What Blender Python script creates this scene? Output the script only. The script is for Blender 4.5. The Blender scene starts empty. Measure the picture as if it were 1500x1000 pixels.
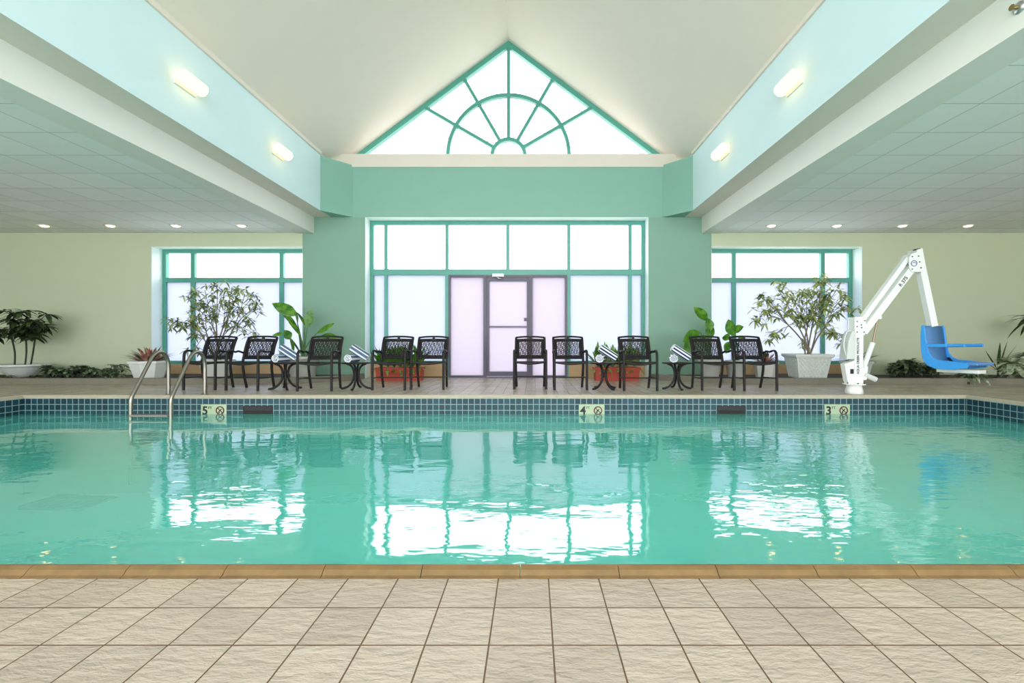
import bpy, bmesh, math, random
from mathutils import Vector, Matrix
random.seed(7)
C = bpy.context.scene.collection
PI = math.pi
F, PX, PY, H = 667.0, 780.0, 500.0, 0.8      # focal length in pixels, principal point, eye height

# ------------------------------------------------------------------ helpers
def at(px, py, D):
    """point of the place seen at a pixel of the photograph, D metres away"""
    return Vector(((px - PX) / F * D, D, H - (py - PY) / F * D))

def lin(c):
    f = lambda u: u / 12.92 if u <= 0.04045 else ((u + 0.055) / 1.055) ** 2.4
    return tuple(f(v / 255.0) for v in c) + (1.0,)

class MB:
    """collects shapes that become ONE mesh object"""
    def __init__(s): s.v = []; s.f = []; s.m = []; s.s = []
    def add(s, vs, fs, mat=0, smooth=False):
        o = len(s.v); s.v += [Vector(p) for p in vs]
        for f in fs:
            s.f.append([i + o for i in f]); s.m.append(mat); s.s.append(smooth)
    def box(s, x0, x1, y0, y1, z0, z1, mat=0, M=None):
        vs = [Vector(p) for p in ((x0,y0,z0),(x1,y0,z0),(x1,y1,z0),(x0,y1,z0),(x0,y0,z1),(x1,y0,z1),(x1,y1,z1),(x0,y1,z1))]
        if M is not None: vs = [M @ p for p in vs]
        s.add(vs, [(0,3,2,1),(4,5,6,7),(0,1,5,4),(1,2,6,5),(2,3,7,6),(3,0,4,7)], mat)
    def prism(s, poly, a, b, axis='y', mat=0, M=None):
        """polygon (u,w) extruded a..b along axis"""
        n = len(poly)
        def P(u, w, t):
            p = {'y': (u, t, w), 'x': (t, u, w), 'z': (u, w, t)}[axis]
            p = Vector(p); return M @ p if M is not None else p
        vs = [P(u, w, a) for u, w in poly] + [P(u, w, b) for u, w in poly]
        fs = [tuple(range(n)), tuple(range(2*n-1, n-1, -1))]
        fs += [(i, i+n, (i+1) % n + n, (i+1) % n) for i in range(n)]
        s.add(vs, fs, mat)
    def tube(s, pts, r, n=8, mat=0, flat=1.0, cap=True):
        pts = [Vector(p) for p in pts]; k = len(pts)
        rr = r if isinstance(r, (list, tuple)) else [r] * k
        vs = []; t0 = None; nrm = None
        for i, p in enumerate(pts):
            t = (pts[min(i+1, k-1)] - pts[max(i-1, 0)]).normalized()
            if nrm is None:
                up = Vector((0, 0, 1)) if abs(t.z) < .9 else Vector((0, 1, 0))
                nrm = t.cross(up).normalized()
            else:
                nrm = (nrm - t * nrm.dot(t)).normalized()
            b = t.cross(nrm)
            for j in range(n):
                a = 2*PI*j/n
                vs.append(p + nrm*math.cos(a)*rr[i] + b*math.sin(a)*rr[i]*flat)
        fs = [(i*n+j, i*n+(j+1) % n, (i+1)*n+(j+1) % n, (i+1)*n+j) for i in range(k-1) for j in range(n)]
        s.add(vs, fs, mat, True)
        if cap:
            s.add(vs[:n], [tuple(range(n-1, -1, -1))], mat); s.add(vs[-n:], [tuple(range(n))], mat)
    def lathe(s, prof, n=24, mat=0, c=(0,0,0), smooth=True, rot=0.0, M=None):
        vs = []
        for r, z in prof:
            for j in range(n):
                a = 2*PI*j/n + rot
                p = Vector((c[0]+r*math.cos(a), c[1]+r*math.sin(a), c[2]+z))
                vs.append(M @ p if M is not None else p)
        k = len(prof)
        fs = [(i*n+j, i*n+(j+1) % n, (i+1)*n+(j+1) % n, (i+1)*n+j) for i in range(k-1) for j in range(n)]
        s.add(vs, fs, mat, smooth)
        s.add(vs[:n], [tuple(range(n-1, -1, -1))], mat); s.add(vs[-n:], [tuple(range(n))], mat)
    def leaf(s, p, d, L, W, droop=.3, n=5, mat=0, fold=.18, side=None, peak=.45):
        p = Vector(p); d = Vector(d).normalized()
        up = Vector((0, 0, 1))
        sd = side if side is not None else d.cross(up)
        if sd.length < .05: sd = Vector((1, 0, 0))
        sd = Vector(sd).normalized(); nn = sd.cross(d).normalized()
        vs = []
        for i in range(n + 1):
            t = i / n
            q = p + d * (L * t) - up * (droop * L * t * t)
            w = W * .5 * (math.sin(PI * min(1, t / (2*peak) if t < peak else .5 + (t - peak) / (2*(1-peak)))) ** .8 if 0 < t < 1 else .04)
            vs += [q - sd*w + nn*(w*fold), q, q + sd*w + nn*(w*fold)]
        fs = []
        for i in range(n):
            a = i*3
            fs += [(a, a+1, a+4, a+3), (a+1, a+2, a+5, a+4)]
        s.add(vs, fs, mat, True)
    def build(s, name, mats, parent=None, loc=None, bevel=0, recalc=True):
        me = bpy.data.meshes.new(name)
        me.from_pydata([tuple(p) for p in s.v], [], s.f)
        if not isinstance(mats, (list, tuple)): mats = [mats]
        for m in mats: me.materials.append(m)
        for p, m, sm in zip(me.polygons, s.m, s.s):
            p.material_index = m; p.use_smooth = sm
        me.update()
        if recalc:
            bm = bmesh.new(); bm.from_mesh(me)
            bmesh.ops.recalc_face_normals(bm, faces=bm.faces); bm.to_mesh(me); bm.free()
        o = bpy.data.objects.new(name, me); C.objects.link(o)
        if parent: o.parent = parent
        if loc is not None: o.location = loc
        if bevel:
            b = o.modifiers.new('bevel', 'BEVEL'); b.width = bevel; b.segments = 2; b.limit_method = 'ANGLE'
        return o

def smooth_path(pts, k=6):
    pts = [Vector(p) for p in pts]; out = []
    for i in range(len(pts) - 1):
        p0 = pts[max(i-1, 0)]; p1 = pts[i]; p2 = pts[i+1]; p3 = pts[min(i+2, len(pts)-1)]
        for j in range(k):
            t = j / k
            out.append(.5 * ((2*p1) + (p2-p0)*t + (2*p0-5*p1+4*p2-p3)*t*t + (3*p1-p0-3*p2+p3)*t**3))
    out.append(pts[-1]); return out

def thing(name, label, cat, loc=(0,0,0), rz=0, group=None):
    o = bpy.data.objects.new(name, None); C.objects.link(o)
    o.empty_display_size = .1
    o.location = loc; o.rotation_euler = (0, 0, rz)
    return tag(o, label, cat, group)
def tag(o, label, cat, group=None, kind=None):
    o['label'] = label; o['category'] = cat
    if group: o['group'] = group
    if kind: o['kind'] = kind
    return o
def struct(o, label=None):
    o['kind'] = 'structure'
    if label: o['label'] = label
    return o
def copy_tree(o, parent=None):
    c = o.copy(); C.objects.link(c)
    if parent: c.parent = parent
    for ch in list(o.children): copy_tree(ch, c)
    return c
def text_part(body, size, mat, name, parent, M, depth=.002, bold=0.0):
    cu = bpy.data.curves.new('lettering', 'FONT'); cu.body = body; cu.size = size
    cu.extrude = depth; cu.align_x = 'CENTER'; cu.align_y = 'CENTER'; cu.offset = bold
    tmp = bpy.data.objects.new('lettering_source', cu); C.objects.link(tmp)
    dg = bpy.context.evaluated_depsgraph_get()
    me = bpy.data.meshes.new_from_object(tmp.evaluated_get(dg))
    bpy.data.objects.remove(tmp); me.materials.clear(); me.materials.append(mat)
    me.transform(M)
    o = bpy.data.objects.new(name, me); C.objects.link(o); o.parent = parent
    return o

# ------------------------------------------------------------------ materials
def nodes(name):
    m = bpy.data.materials.new(name); m.use_nodes = True
    nt = m.node_tree; nt.nodes.clear()
    out = nt.nodes.new('ShaderNodeOutputMaterial')
    return m, nt, out
def N(nt, typ, **kw):
    n = nt.nodes.new(typ)
    for k, v in kw.items():
        if k in n.inputs.keys(): n.inputs[k].default_value = v
        else: setattr(n, k, v)
    return n
def math_n(nt, op, a, b=None):
    n = nt.nodes.new('ShaderNodeMath'); n.operation = op
    for i, x in enumerate((a, b)):
        if x is None: continue
        if isinstance(x, (int, float)): n.inputs[i].default_value = x
        else: nt.links.new(x, n.inputs[i])
    return n.outputs[0]
def mixc(nt, fac, a, b):
    n = nt.nodes.new('ShaderNodeMix'); n.data_type = 'RGBA'
    for sock, x in ((n.inputs[0], fac), (n.inputs[6], a), (n.inputs[7], b)):
        if isinstance(x, (int, float, tuple)): sock.default_value = x
        else: nt.links.new(x, sock)
    return n.outputs[2]
def noise(nt, vec, scale, detail=4, rough=.55):
    n = N(nt, 'ShaderNodeTexNoise'); n.inputs['Scale'].default_value = scale
    n.inputs['Detail'].default_value = detail; n.inputs['Roughness'].default_value = rough
    if vec is not None: nt.links.new(vec, n.inputs['Vector'])
    return n.outputs['Fac']
def objco(nt): return N(nt, 'ShaderNodeTexCoord').outputs['Object']
def ramp(nt, fac, stops):
    r = nt.nodes.new('ShaderNodeValToRGB'); e = r.color_ramp.elements
    while len(e) < len(stops): e.new(.5)
    for el, (p, c) in zip(e, stops): el.position = p; el.color = c
    nt.links.new(fac, r.inputs[0]); return r.outputs[0]

def paint(name, c, rough=.6, var=.05, scale=3, metal=0, bump=0, bscale=200, coat=0, spec=.5):
    m, nt, out = nodes(name)
    b = N(nt, 'ShaderNodeBsdfPrincipled'); b.inputs['Roughness'].default_value = rough
    b.inputs['Metallic'].default_value = metal; b.inputs['Coat Weight'].default_value = coat
    b.inputs['Specular IOR Level'].default_value = spec
    co = objco(nt); L = lin(c)
    n = noise(nt, co, scale)
    lo = tuple(x * (1 - var) for x in L[:3]) + (1,); hi = tuple(min(1, x * (1 + var)) for x in L[:3]) + (1,)
    nt.links.new(mixc(nt, n, lo, hi), b.inputs['Base Color'])
    if bump:
        bp = N(nt, 'ShaderNodeBump'); bp.inputs['Strength'].default_value = bump; bp.inputs['Distance'].default_value = .004
        nt.links.new(noise(nt, co, bscale), bp.inputs['Height']); nt.links.new(bp.outputs[0], b.inputs['Normal'])
    nt.links.new(b.outputs[0], out.inputs[0]); return m

def emit(name, c, st):
    m, nt, out = nodes(name)
    e = N(nt, 'ShaderNodeEmission'); e.inputs[0].default_value = lin(c); e.inputs[1].default_value = st
    nt.links.new(e.outputs[0], out.inputs[0]); return m

def leafmat(name, c1, c2, trans=.35, rough=.4, scale=9):
    m, nt, out = nodes(name)
    co = objco(nt); n = noise(nt, co, scale, 2)
    col = ramp(nt, n, [(.35, lin(c1)), (.65, lin(c2))])
    b = N(nt, 'ShaderNodeBsdfPrincipled'); b.inputs['Roughness'].default_value = rough
    t = N(nt, 'ShaderNodeBsdfTranslucent'); mx = N(nt, 'ShaderNodeMixShader'); mx.inputs[0].default_value = trans
    nt.links.new(col, b.inputs['Base Color']); nt.links.new(col, t.inputs[0])
    nt.links.new(b.outputs[0], mx.inputs[1]); nt.links.new(t.outputs[0], mx.inputs[2])
    nt.links.new(mx.outputs[0], out.inputs[0]); return m

def cell(nt, coord, pitch, phase, width):
    """1 on the joint lines of a grid along one coordinate; also the cell number"""
    u = math_n(nt, 'DIVIDE', math_n(nt, 'SUBTRACT', coord, phase), pitch)
    fl = math_n(nt, 'FLOOR', u); fr = math_n(nt, 'SUBTRACT', u, fl)
    d = math_n(nt, 'MINIMUM', fr, math_n(nt, 'SUBTRACT', 1.0, fr))
    return math_n(nt, 'LESS_THAN', d, width / pitch / 2), fl

def tilemat(name, axes, pitch, phase, width, c1, c2, joint, rough=.4, slate=False, bump=.0, mott=.0, coat=0):
    m, nt, out = nodes(name)
    co = objco(nt); sep = N(nt, 'ShaderNodeSeparateXYZ'); nt.links.new(co, sep.inputs[0])
    def ax(a):
        if len(a) == 1: return sep.outputs['XYZ'.index(a)]
        return math_n(nt, 'ADD', sep.outputs['XYZ'.index(a[0])], sep.outputs['XYZ'.index(a[1])])
    l1, f1 = cell(nt, ax(axes[0]), pitch[0], phase[0], width)
    l2, f2 = cell(nt, ax(axes[1]), pitch[1], phase[1], width)
    line = math_n(nt, 'MAXIMUM', l1, l2)
    cmb = N(nt, 'ShaderNodeCombineXYZ'); nt.links.new(f1, cmb.inputs[0]); nt.links.new(f2, cmb.inputs[1])
    wn = N(nt, 'ShaderNodeTexWhiteNoise'); nt.links.new(cmb.outputs[0], wn.inputs[0])
    col = mixc(nt, wn.outputs[0], lin(c1), lin(c2))
    b = N(nt, 'ShaderNodeBsdfPrincipled'); b.inputs['Roughness'].default_value = rough; b.inputs['Coat Weight'].default_value = coat
    if mott:
        nz = noise(nt, co, 4.0, 8, .65)
        k = math_n(nt, 'ADD', math_n(nt, 'MULTIPLY', nz, 2*mott), 1 - mott)
        v = N(nt, 'ShaderNodeMix'); v.data_type = 'RGBA'; v.blend_type = 'MULTIPLY'; v.inputs[0].default_value = 1
        nt.links.new(col, v.inputs[6]); nt.links.new(k, v.inputs[7]); col = v.outputs[2]
    nt.links.new(mixc(nt, line, col, lin(joint)), b.inputs['Base Color'])
    if slate or bump:
        mp = N(nt, 'ShaderNodeMapping'); mp.inputs['Rotation'].default_value = (0, 0, .5)
        mp.inputs['Scale'].default_value = (15, 36, 20) if slate else (1, 1, 1); nt.links.new(co, mp.inputs[0])
        off = N(nt, 'ShaderNodeVectorMath'); off.operation = 'MULTIPLY_ADD'
        nt.links.new(wn.outputs[1], off.inputs[0]); off.inputs[1].default_value = (9, 9, 9); nt.links.new(mp.outputs[0], off.inputs[2])
        nz = noise(nt, off.outputs[0], 1.0 if slate else 60, 7, .6)
        hgt = math_n(nt, 'SUBTRACT', nz, math_n(nt, 'MULTIPLY', line, .5))
        bp = N(nt, 'ShaderNodeBump'); bp.inputs['Strength'].default_value = bump; bp.inputs['Distance'].default_value = .016
        nt.links.new(hgt, bp.inputs['Height']); nt.links.new(bp.outputs[0], b.inputs['Normal'])
    nt.links.new(b.outputs[0], out.inputs[0]); return m

def glassmat(name):
    m, nt, out = nodes(name)
    t = N(nt, 'ShaderNodeBsdfTransparent'); t.inputs[0].default_value = (.95, .97, .97, 1)
    g = N(nt, 'ShaderNodeBsdfGlossy'); g.inputs['Roughness'].default_value = .02
    fr = N(nt, 'ShaderNodeFresnel'); fr.inputs[0].default_value = 1.2
    mx = N(nt, 'ShaderNodeMixShader'); nt.links.new(fr.outputs[0], mx.inputs[0])
    nt.links.new(t.outputs[0], mx.inputs[1]); nt.links.new(g.outputs[0], mx.inputs[2])
    nt.links.new(mx.outputs[0], out.inputs[0]); return m
def frostmat(name, c):
    m, nt, out = nodes(name)
    t = N(nt, 'ShaderNodeBsdfTranslucent'); t.inputs[0].default_value = c
    g = N(nt, 'ShaderNodeBsdfGlossy'); g.inputs['Roughness'].default_value = .4
    mx = N(nt, 'ShaderNodeMixShader'); mx.inputs[0].default_value = .03
    nt.links.new(t.outputs[0], mx.inputs[1]); nt.links.new(g.outputs[0], mx.inputs[2])
    nt.links.new(mx.outputs[0], out.inputs[0]); return m
def watermat():
    m, nt, out = nodes('pool_water')
    co = objco(nt)
    mp = N(nt, 'ShaderNodeMapping'); mp.inputs['Scale'].default_value = (1.0, 1.6, 1); nt.links.new(co, mp.inputs[0])
    n1 = noise(nt, mp.outputs[0], 1.1, 2, .45)
    mp2 = N(nt, 'ShaderNodeMapping'); mp2.inputs['Scale'].default_value = (1.0, 2.2, 1); mp2.inputs['Location'].default_value = (5, 3, 0); nt.links.new(co, mp2.inputs[0])
    n2 = noise(nt, mp2.outputs[0], 5.0, 2, .5)
    # the pump return keeps the shallow end more ruffled than the deep end
    sep = N(nt, 'ShaderNodeSeparateXYZ'); nt.links.new(co, sep.inputs[0])
    mr = N(nt, 'ShaderNodeMapRange'); mr.inputs['From Min'].default_value = 0.8; mr.inputs['From Max'].default_value = 3.2
    mr.inputs['To Min'].default_value = .16; mr.inputs['To Max'].default_value = .42; nt.links.new(sep.outputs[0], mr.inputs['Value'])
    h = math_n(nt, 'ADD', n1, math_n(nt, 'MULTIPLY', n2, mr.outputs[0]))
    bp = N(nt, 'ShaderNodeBump'); bp.inputs['Strength'].default_value = 1.0; bp.inputs['Distance'].default_value = WAVE
    nt.links.new(h, bp.inputs['Height'])
    gl = N(nt, 'ShaderNodeBsdfGlossy'); gl.inputs['Roughness'].default_value = .0; nt.links.new(bp.outputs[0], gl.inputs['Normal'])
    gl.inputs[0].default_value = (1, 1, 1, 1)
    df = N(nt, 'ShaderNodeBsdfDiffuse'); df.inputs[0].default_value = lin((112, 250, 234))
    tr = N(nt, 'ShaderNodeBsdfTransparent'); tr.inputs[0].default_value = lin((206, 250, 242))
    mb = N(nt, 'ShaderNodeMixShader'); mb.inputs[0].default_value = .58
    nt.links.new(df.outputs[0], mb.inputs[1]); nt.links.new(tr.outputs[0], mb.inputs[2])
    fr = N(nt, 'ShaderNodeFresnel'); fr.inputs[0].default_value = WIOR; nt.links.new(bp.outputs[0], fr.inputs['Normal'])
    mx = N(nt, 'ShaderNodeMixShader'); nt.links.new(fr.outputs[0], mx.inputs[0])
    nt.links.new(mb.outputs[0], mx.inputs[1]); nt.links.new(gl.outputs[0], mx.inputs[2])
    nt.links.new(mx.outputs[0], out.inputs[0]); return m

WAVE, WIOR = .012, 1.85
SKY_FRONT, SKY_BACK, EXPO = 5.5, 6.0, 0.0
M = {}
M['sage'] = paint('sage_wall_paint', (196, 204, 176), .7, .02)
M['green'] = paint('seafoam_wall_paint', (126, 163, 144), .7, .02)
M['header'] = paint('turquoise_header_paint', (130, 176, 160), .7, .02)
M['cyan'] = paint('lit_fascia_paint', (204, 228, 232), .7, .02)  # header paint made paler, the fascias' brighter light put into the colour
M['vault'] = paint('vault_plaster', (220, 212, 200), .8, .02)
M['white'] = paint('white_beam_paint', (226, 226, 218), .7, .02)
M['reveal'] = paint('lit_reveal_paint', (236, 250, 248), .6, .02)  # near-white: glow of the window light painted into the jamb colour
M['tan'] = paint('tan_split_block', (190, 160, 122), .8, .12, 20, bump=.4, bscale=60)
M['teal'] = paint('teal_window_enamel', (80, 156, 140), .35, .04)
M['dark'] = paint('dark_bronze_aluminium', (72, 66, 88), .35, .05)
M['clear'] = glassmat('clear_glass')
M['frost'] = frostmat('frosted_film_blue', (.50, .52, .60, 1))
M['frostdoor'] = frostmat('frosted_film_lavender', (.51, .48, .53, 1))
M['ceil'] = tilemat('acoustic_ceiling_tile', ('X', 'Y'), (.61, .62), (-5.42, 8.2), .014, (232, 234, 232), (240, 241, 239), (192, 198, 192), .9, bump=.15)
M['ceilR'] = tilemat('acoustic_ceiling_tile_pale', ('X', 'Y'), (.61, .62), (4.41, 8.2), .014, (232, 234, 232), (240, 241, 239), (192, 198, 192), .9, bump=.15)
M['floor'] = tilemat('slate_deck_tile', ('X', 'Y'), (.169, .169), (.054, 1.538), .0045, (166, 154, 138), (180, 168, 151), (92, 68, 40), .26, slate=True, bump=.9, mott=.2)
M['coping'] = paint('tan_coping_stone', (112, 88, 52), .4, .45, 14, bump=.3, bscale=50)
M['copingfar'] = paint('lit_coping_stone', (176, 166, 144), .5, .12, 14, bump=.2, bscale=50)  # same stone as the near coping, bright light painted into its colour
M['pooltile'] = tilemat('blue_waterline_tile', ('XY', 'Z'), (.0855, .0855), (.02, -.025), .009, (8, 42, 56), (18, 62, 78), (132, 162, 160), .45)
M['plaster'] = paint('pool_plaster', (236, 250, 246), .7, .05)
M['curb'] = paint('concrete_curb', (124, 120, 106), .8, .15, 8, bump=.3, bscale=80)
M['soil'] = paint('planting_soil', (62, 52, 42), .95, .3, 12, bump=.8, bscale=60)
M['pave'] = paint('outside_paving', (190, 188, 184), .9, .05)
M['steel'] = paint('stainless_steel', (158, 152, 142), .36, .03, metal=1)
M['chrome'] = paint('satin_metal', (200, 200, 200), .3, .03, metal=1)
M['bronze'] = paint('dark_bronze_frame', (30, 27, 28), .5, .1, spec=.3)
M['sling'] = paint('dark_brown_woven_sling', (30, 27, 29), .7, .15, 40, spec=.2)
M['potwhite'] = paint('white_planter_plastic', (214, 218, 212), .5, .05)
M['potgrey'] = paint('grey_white_planter', (196, 196, 188), .6, .06)
M['potred'] = paint('terracotta_red_planter', (172, 62, 42), .6, .12, 6)
M['lift'] = paint('white_powder_coat', (236, 238, 234), .35, .02)
M['liftgrey'] = paint('pale_grey_plastic', (206, 208, 204), .4, .03)
M['blue'] = paint('blue_moulded_plastic', (62, 156, 232), .35, .05)
M['bluepad'] = paint('grey_blue_seat_panel', (74, 124, 176), .5, .05)
M['bluepale'] = paint('faded_blue_plastic', (96, 142, 204), .4, .05)
M['black'] = paint('black_plastic', (22, 22, 24), .5, .1)
M['ink'] = paint('black_lettering', (26, 28, 30), .6, .02)
M['blueink'] = paint('blue_lettering', (40, 70, 150), .6, .02)
M['marker'] = paint('depth_marker_tile', (172, 186, 154), .25, .06, 20)
M['redink'] = paint('dark_red_symbol', (92, 34, 34), .5, .02)
M['rod'] = paint('actuator_rod', (150, 128, 108), .3, .05, metal=.6)
M['twhite'] = paint('white_terry_cloth', (232, 236, 240), .95, .06, 90, bump=.6, bscale=300)
M['tnavy'] = paint('navy_terry_cloth', (34, 48, 92), .95, .1, 90, bump=.6, bscale=300)
M['tslate'] = paint('slate_blue_terry_cloth', (84, 106, 136), .95, .1, 90, bump=.6, bscale=300)
M['bark'] = paint('grey_brown_bark', (128, 116, 98), .8, .2, 20)
M['stemdark'] = paint('dark_stem', (42, 48, 34), .7, .2, 20)
M['stemgreen'] = paint('green_stem', (74, 112, 62), .5, .2, 10)
M['lf_dark'] = leafmat('dark_glossy_leaf', (22, 38, 22), (72, 92, 50), .12, .35)
M['lf_ground'] = leafmat('ground_cover_leaf', (30, 48, 30), (128, 150, 110), .15, .4, 14)
M['lf_pale'] = leafmat('variegated_leaf', (112, 132, 96), (212, 220, 188), .25, .4, 22)
M['lf_weep'] = leafmat('olive_narrow_leaf', (86, 108, 66), (164, 180, 116), .45, .45)
M['lf_lime'] = leafmat('yellow_green_leaf', (164, 180, 100), (232, 234, 170), .55, .45)
M['lf_bird'] = leafmat('bright_banana_leaf', (48, 110, 34), (112, 164, 52), .4, .3)
M['lf_red'] = leafmat('pink_red_bromeliad_leaf', (132, 66, 62), (214, 160, 146), .3, .4)
M['lf_redgreen'] = leafmat('green_bromeliad_leaf', (40, 62, 38), (110, 124, 74), .2, .4)
M['lf_fresh'] = leafmat('fresh_green_leaf', (64, 120, 44), (150, 190, 92), .4, .4)
M['lamp'] = emit('warm_opal_glass', (255, 214, 150), 3.2)
M['spot'] = emit('warm_bulb', (255, 206, 136), 9.0)
M['brass'] = paint('aged_brass', (150, 130, 84), .4, .1, metal=.8)
M['wire'] = paint('overhead_wire', (110, 112, 116), .8, .02)

# ------------------------------------------------------------------ the setting
YW, YG, YR = 9.82, 10.15, -4.0           # back wall face, glazing plane, rear end of what is built
XL, XR = -13.0, 12.5
PX0, PX1, PY0, PY1, ZW = -7.37, 6.27, 1.60, 6.59, -.2475    # pool and water level
def S(name, mb, mats, bevel=0): return struct(mb.build(name, mats, bevel=bevel))

b = MB()
b.box(XL, XR, YR, PY0 - .06, -.15, 0); b.box(XL, XR, PY1 + .07, 10.3, -.15, 0)
b.box(XL, PX0 - .07, PY0 - .06, PY1 + .07, -.15, 0); b.box(PX1 + .07, XR, PY0 - .06, PY1 + .07, -.15, 0)
S('floor', b, M['floor'])
# pool shell: waterline tile above, plaster below; 5 ft at the left end to 3 ft at the right
def zfloor(x): return -1.45 + (x - PX0) / (PX1 - PX0) * .5
b = MB()
for (a, c) in (((PX0, PY1), (PX1, PY1)), ((PX1, PY1), (PX1, PY0)), ((PX1, PY0), (PX0, PY0)), ((PX0, PY0), (PX0, PY1))):
    b.add([(a[0], a[1], -.37), (c[0], c[1], -.37), (c[0], c[1], -.02), (a[0], a[1], -.02)], [(0, 1, 2, 3)], 0)
    b.add([(a[0], a[1], zfloor(a[0])), (c[0], c[1], zfloor(c[0])), (c[0], c[1], -.37), (a[0], a[1], -.37)], [(0, 1, 2, 3)], 1)
b.add([(PX0, PY0, zfloor(PX0)), (PX1, PY0, zfloor(PX1)), (PX1, PY1, zfloor(PX1)), (PX0, PY1, zfloor(PX0))], [(0, 1, 2, 3)], 1)
S('trim_1', b, [M['pooltile'], M['plaster']])['label'] = 'pool shell with blue waterline tile'
b = MB(); b.add([(PX0, PY0, ZW), (PX1, PY0, ZW), (PX1, PY1, ZW), (PX0, PY1, ZW)], [(0, 1, 2, 3)])
struct(b.build('pool_water', watermat(), recalc=False), 'calm turquoise pool water')

# coping stones with a raised rounded lip
LIP = [(0, -.06), (0, .001), (.012, .004), (.026, .017), (.042, .024), (.056, .021), (.064, .010), (.066, -.010), (.058, -.030), (.05, -.06)]
def coping(name, p0, p1, inward, stone, mat, phase=0.0):
    p0, p1, n = Vector(p0), Vector(p1), Vector(inward); L = (p1 - p0).length; d = (p1 - p0).normalized()
    b = MB(); t = -phase
    while t < L:
        a, c = max(t, 0) + .0012, min(t + stone, L) - .0012
        if c - a > .02:
            vs = []
            for q in (a, c):
                for u, z in LIP: vs.append(p0 + d*q + n*u + Vector((0, 0, z)))
            k = len(LIP)
            b.add(vs, [tuple(range(k)), tuple(range(2*k-1, k-1, -1))] + [(i, i+k, (i+1) % k + k, (i+1) % k) for i in range(k)])
        t += stone
    return S(name, b, mat)
coping('trim_2', (PX0 - .06, PY0 - .062, 0), (PX1 + .06, PY0 - .062, 0), (0, 1, 0), .338, M['coping'], (.054 - PX0) % .338 - .278)
coping('trim_3', (PX0 - .06, PY1 + .07, 0), (PX1 + .06, PY1 + .07, 0), (0, -1, 0), .338, M['copingfar'])
coping('trim_4', (PX0 - .07, PY0, 0), (PX0 - .07, PY1, 0), (1, 0, 0), .338, M['copingfar'])
coping('trim_5', (PX1 + .07, PY0, 0), (PX1 + .07, PY1, 0), (-1, 0, 0), .338, M['copingfar'])

# back wall
WL0, WL1, WC0, WC1, WR0, WR1 = -8.22, -4.96, -3.61, 2.50, 3.86, 7.11
ZS, ZB, ZF0, ZF1 = 2.847, 3.14, 3.48, 4.65
b = MB(); b.box(XL, WL0, YW, YG + .12, 0, ZB); b.box(WL0, WL1, YW, YG + .12, ZS, ZB); S('wall_back_left', b, M['sage'])
b = MB(); b.box(WR1, XR, YW, YG + .12, 0, ZB); b.box(WR0, WR1, YW, YG + .12, ZS, ZB); S('wall_back_right', b, M['sage'])
b = MB(); b.box(WL1, WC0, YW, YG + .12, 0, ZF0); b.box(WC1, WR0, YW, YG + .12, 0, ZF0); S('wall_back', b, M['green'])
# reveals lining the openings, window light painted into their colour
b = MB()
for x0, x1, z1 in ((WL0, WL1, ZS), (WC0, WC1, ZF0), (WR0, WR1, ZS)):
    b.box(x0, x0 + .006, YW + .004, YG, 0, z1); b.box(x1 - .006, x1, YW + .004, YG, 0, z1); b.box(x0, x1, YW + .004, YG, z1 - .006, z1)
S('trim_6', b, M['reveal'])
b = MB(); b.box(WL0, WL1, YG - .05, YG + .12, 0, .30); b.box(WR0, WR1, YG - .05, YG + .12, 0, .30)
b.box(WC0, (655 - PX)/65.7, YG - .05, YG + .12, 0, .30); b.box((833 - PX)/65.7, WC1, YG - .05, YG + .12, 0, .30)
S('trim_7', b, M['tan'])['label'] = 'tan block base wall under the windows'
b = MB(); b.box(XL - .15, XL, YR, YG, 0, ZB); S('wall_left', b, M['sage'])
b = MB(); b.box(XR, XR + .15, YR, YG, 0, ZB); S('wall_right', b, M['sage'])
# header with chamfered corners, fascias, soffits
FX0, FX1, HX0, HX1, YC = -4.34, 3.28, -3.87, 2.80, 9.31
b = MB(); b.box(HX0, HX1, YW, YG + .12, ZF0, 4.555)
b.prism([(HX0, YW), (FX0, YC), (FX0, YW)], ZF0, 4.60, 'z'); b.prism([(HX1, YW), (FX1, YC), (FX1, YW)], ZF0, 4.60, 'z')
S('wall_header', b, M['header'])
for nm, x0, x1 in (('wall_fascia_left', -4.71, FX0), ('wall_fascia_right', FX1, 3.65)):
    b = MB(); b.box(x0, x1, YR, YW, ZF0, ZF1)
    o = S(nm, b, [M['cyan'], M['vault']])
    for p in o.data.polygons:
        if p.normal.z < -.5: p.material_index = 1
for nm, x0, x1 in (('beam_left', -5.08, -4.71), ('beam_right', 3.65, 4.02)):
    b = MB(); b.box(x0, x1, YR, YW, ZB - .01, 3.75); S(nm, b, M['white'])
b = MB(); b.box(XL, -5.08, YR, YW, ZB, 3.3); S('ceiling_left', b, M['ceil'])
b = MB(); b.box(4.02, XR, YR, YW, ZB, 3.3); S('ceiling_right', b, M['ceilR'])
RX, RZ, YT = -.535, 7.50, 10.26
sl = (RZ - 4.66) / (RX - FX0)
for nm, xe, s_ in (('ceiling_vault_left', FX0 - .3, 1), ('ceiling_vault_right', FX1 + .3, -1)):
    ze = RZ - abs(RX - xe) * sl
    b = MB(); b.prism([(xe, ze), (RX, RZ), (RX, RZ + .15), (xe, ze + .15)], YR, YT, 'y'); S(nm, b, M['vault'])
b = MB()
for x, s_ in ((FX0, 1), (FX1, -1)): b.box(min(x, x + s_*.03), max(x, x + s_*.03), YR, YC, 4.615, 4.70)
S('trim_8', b, M['vault'])
b = MB(); b.box(-4.17, 3.09, YW - .02, YT, 4.555, 4.835); S('wall_gable_sill', b, M['vault'])

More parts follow.
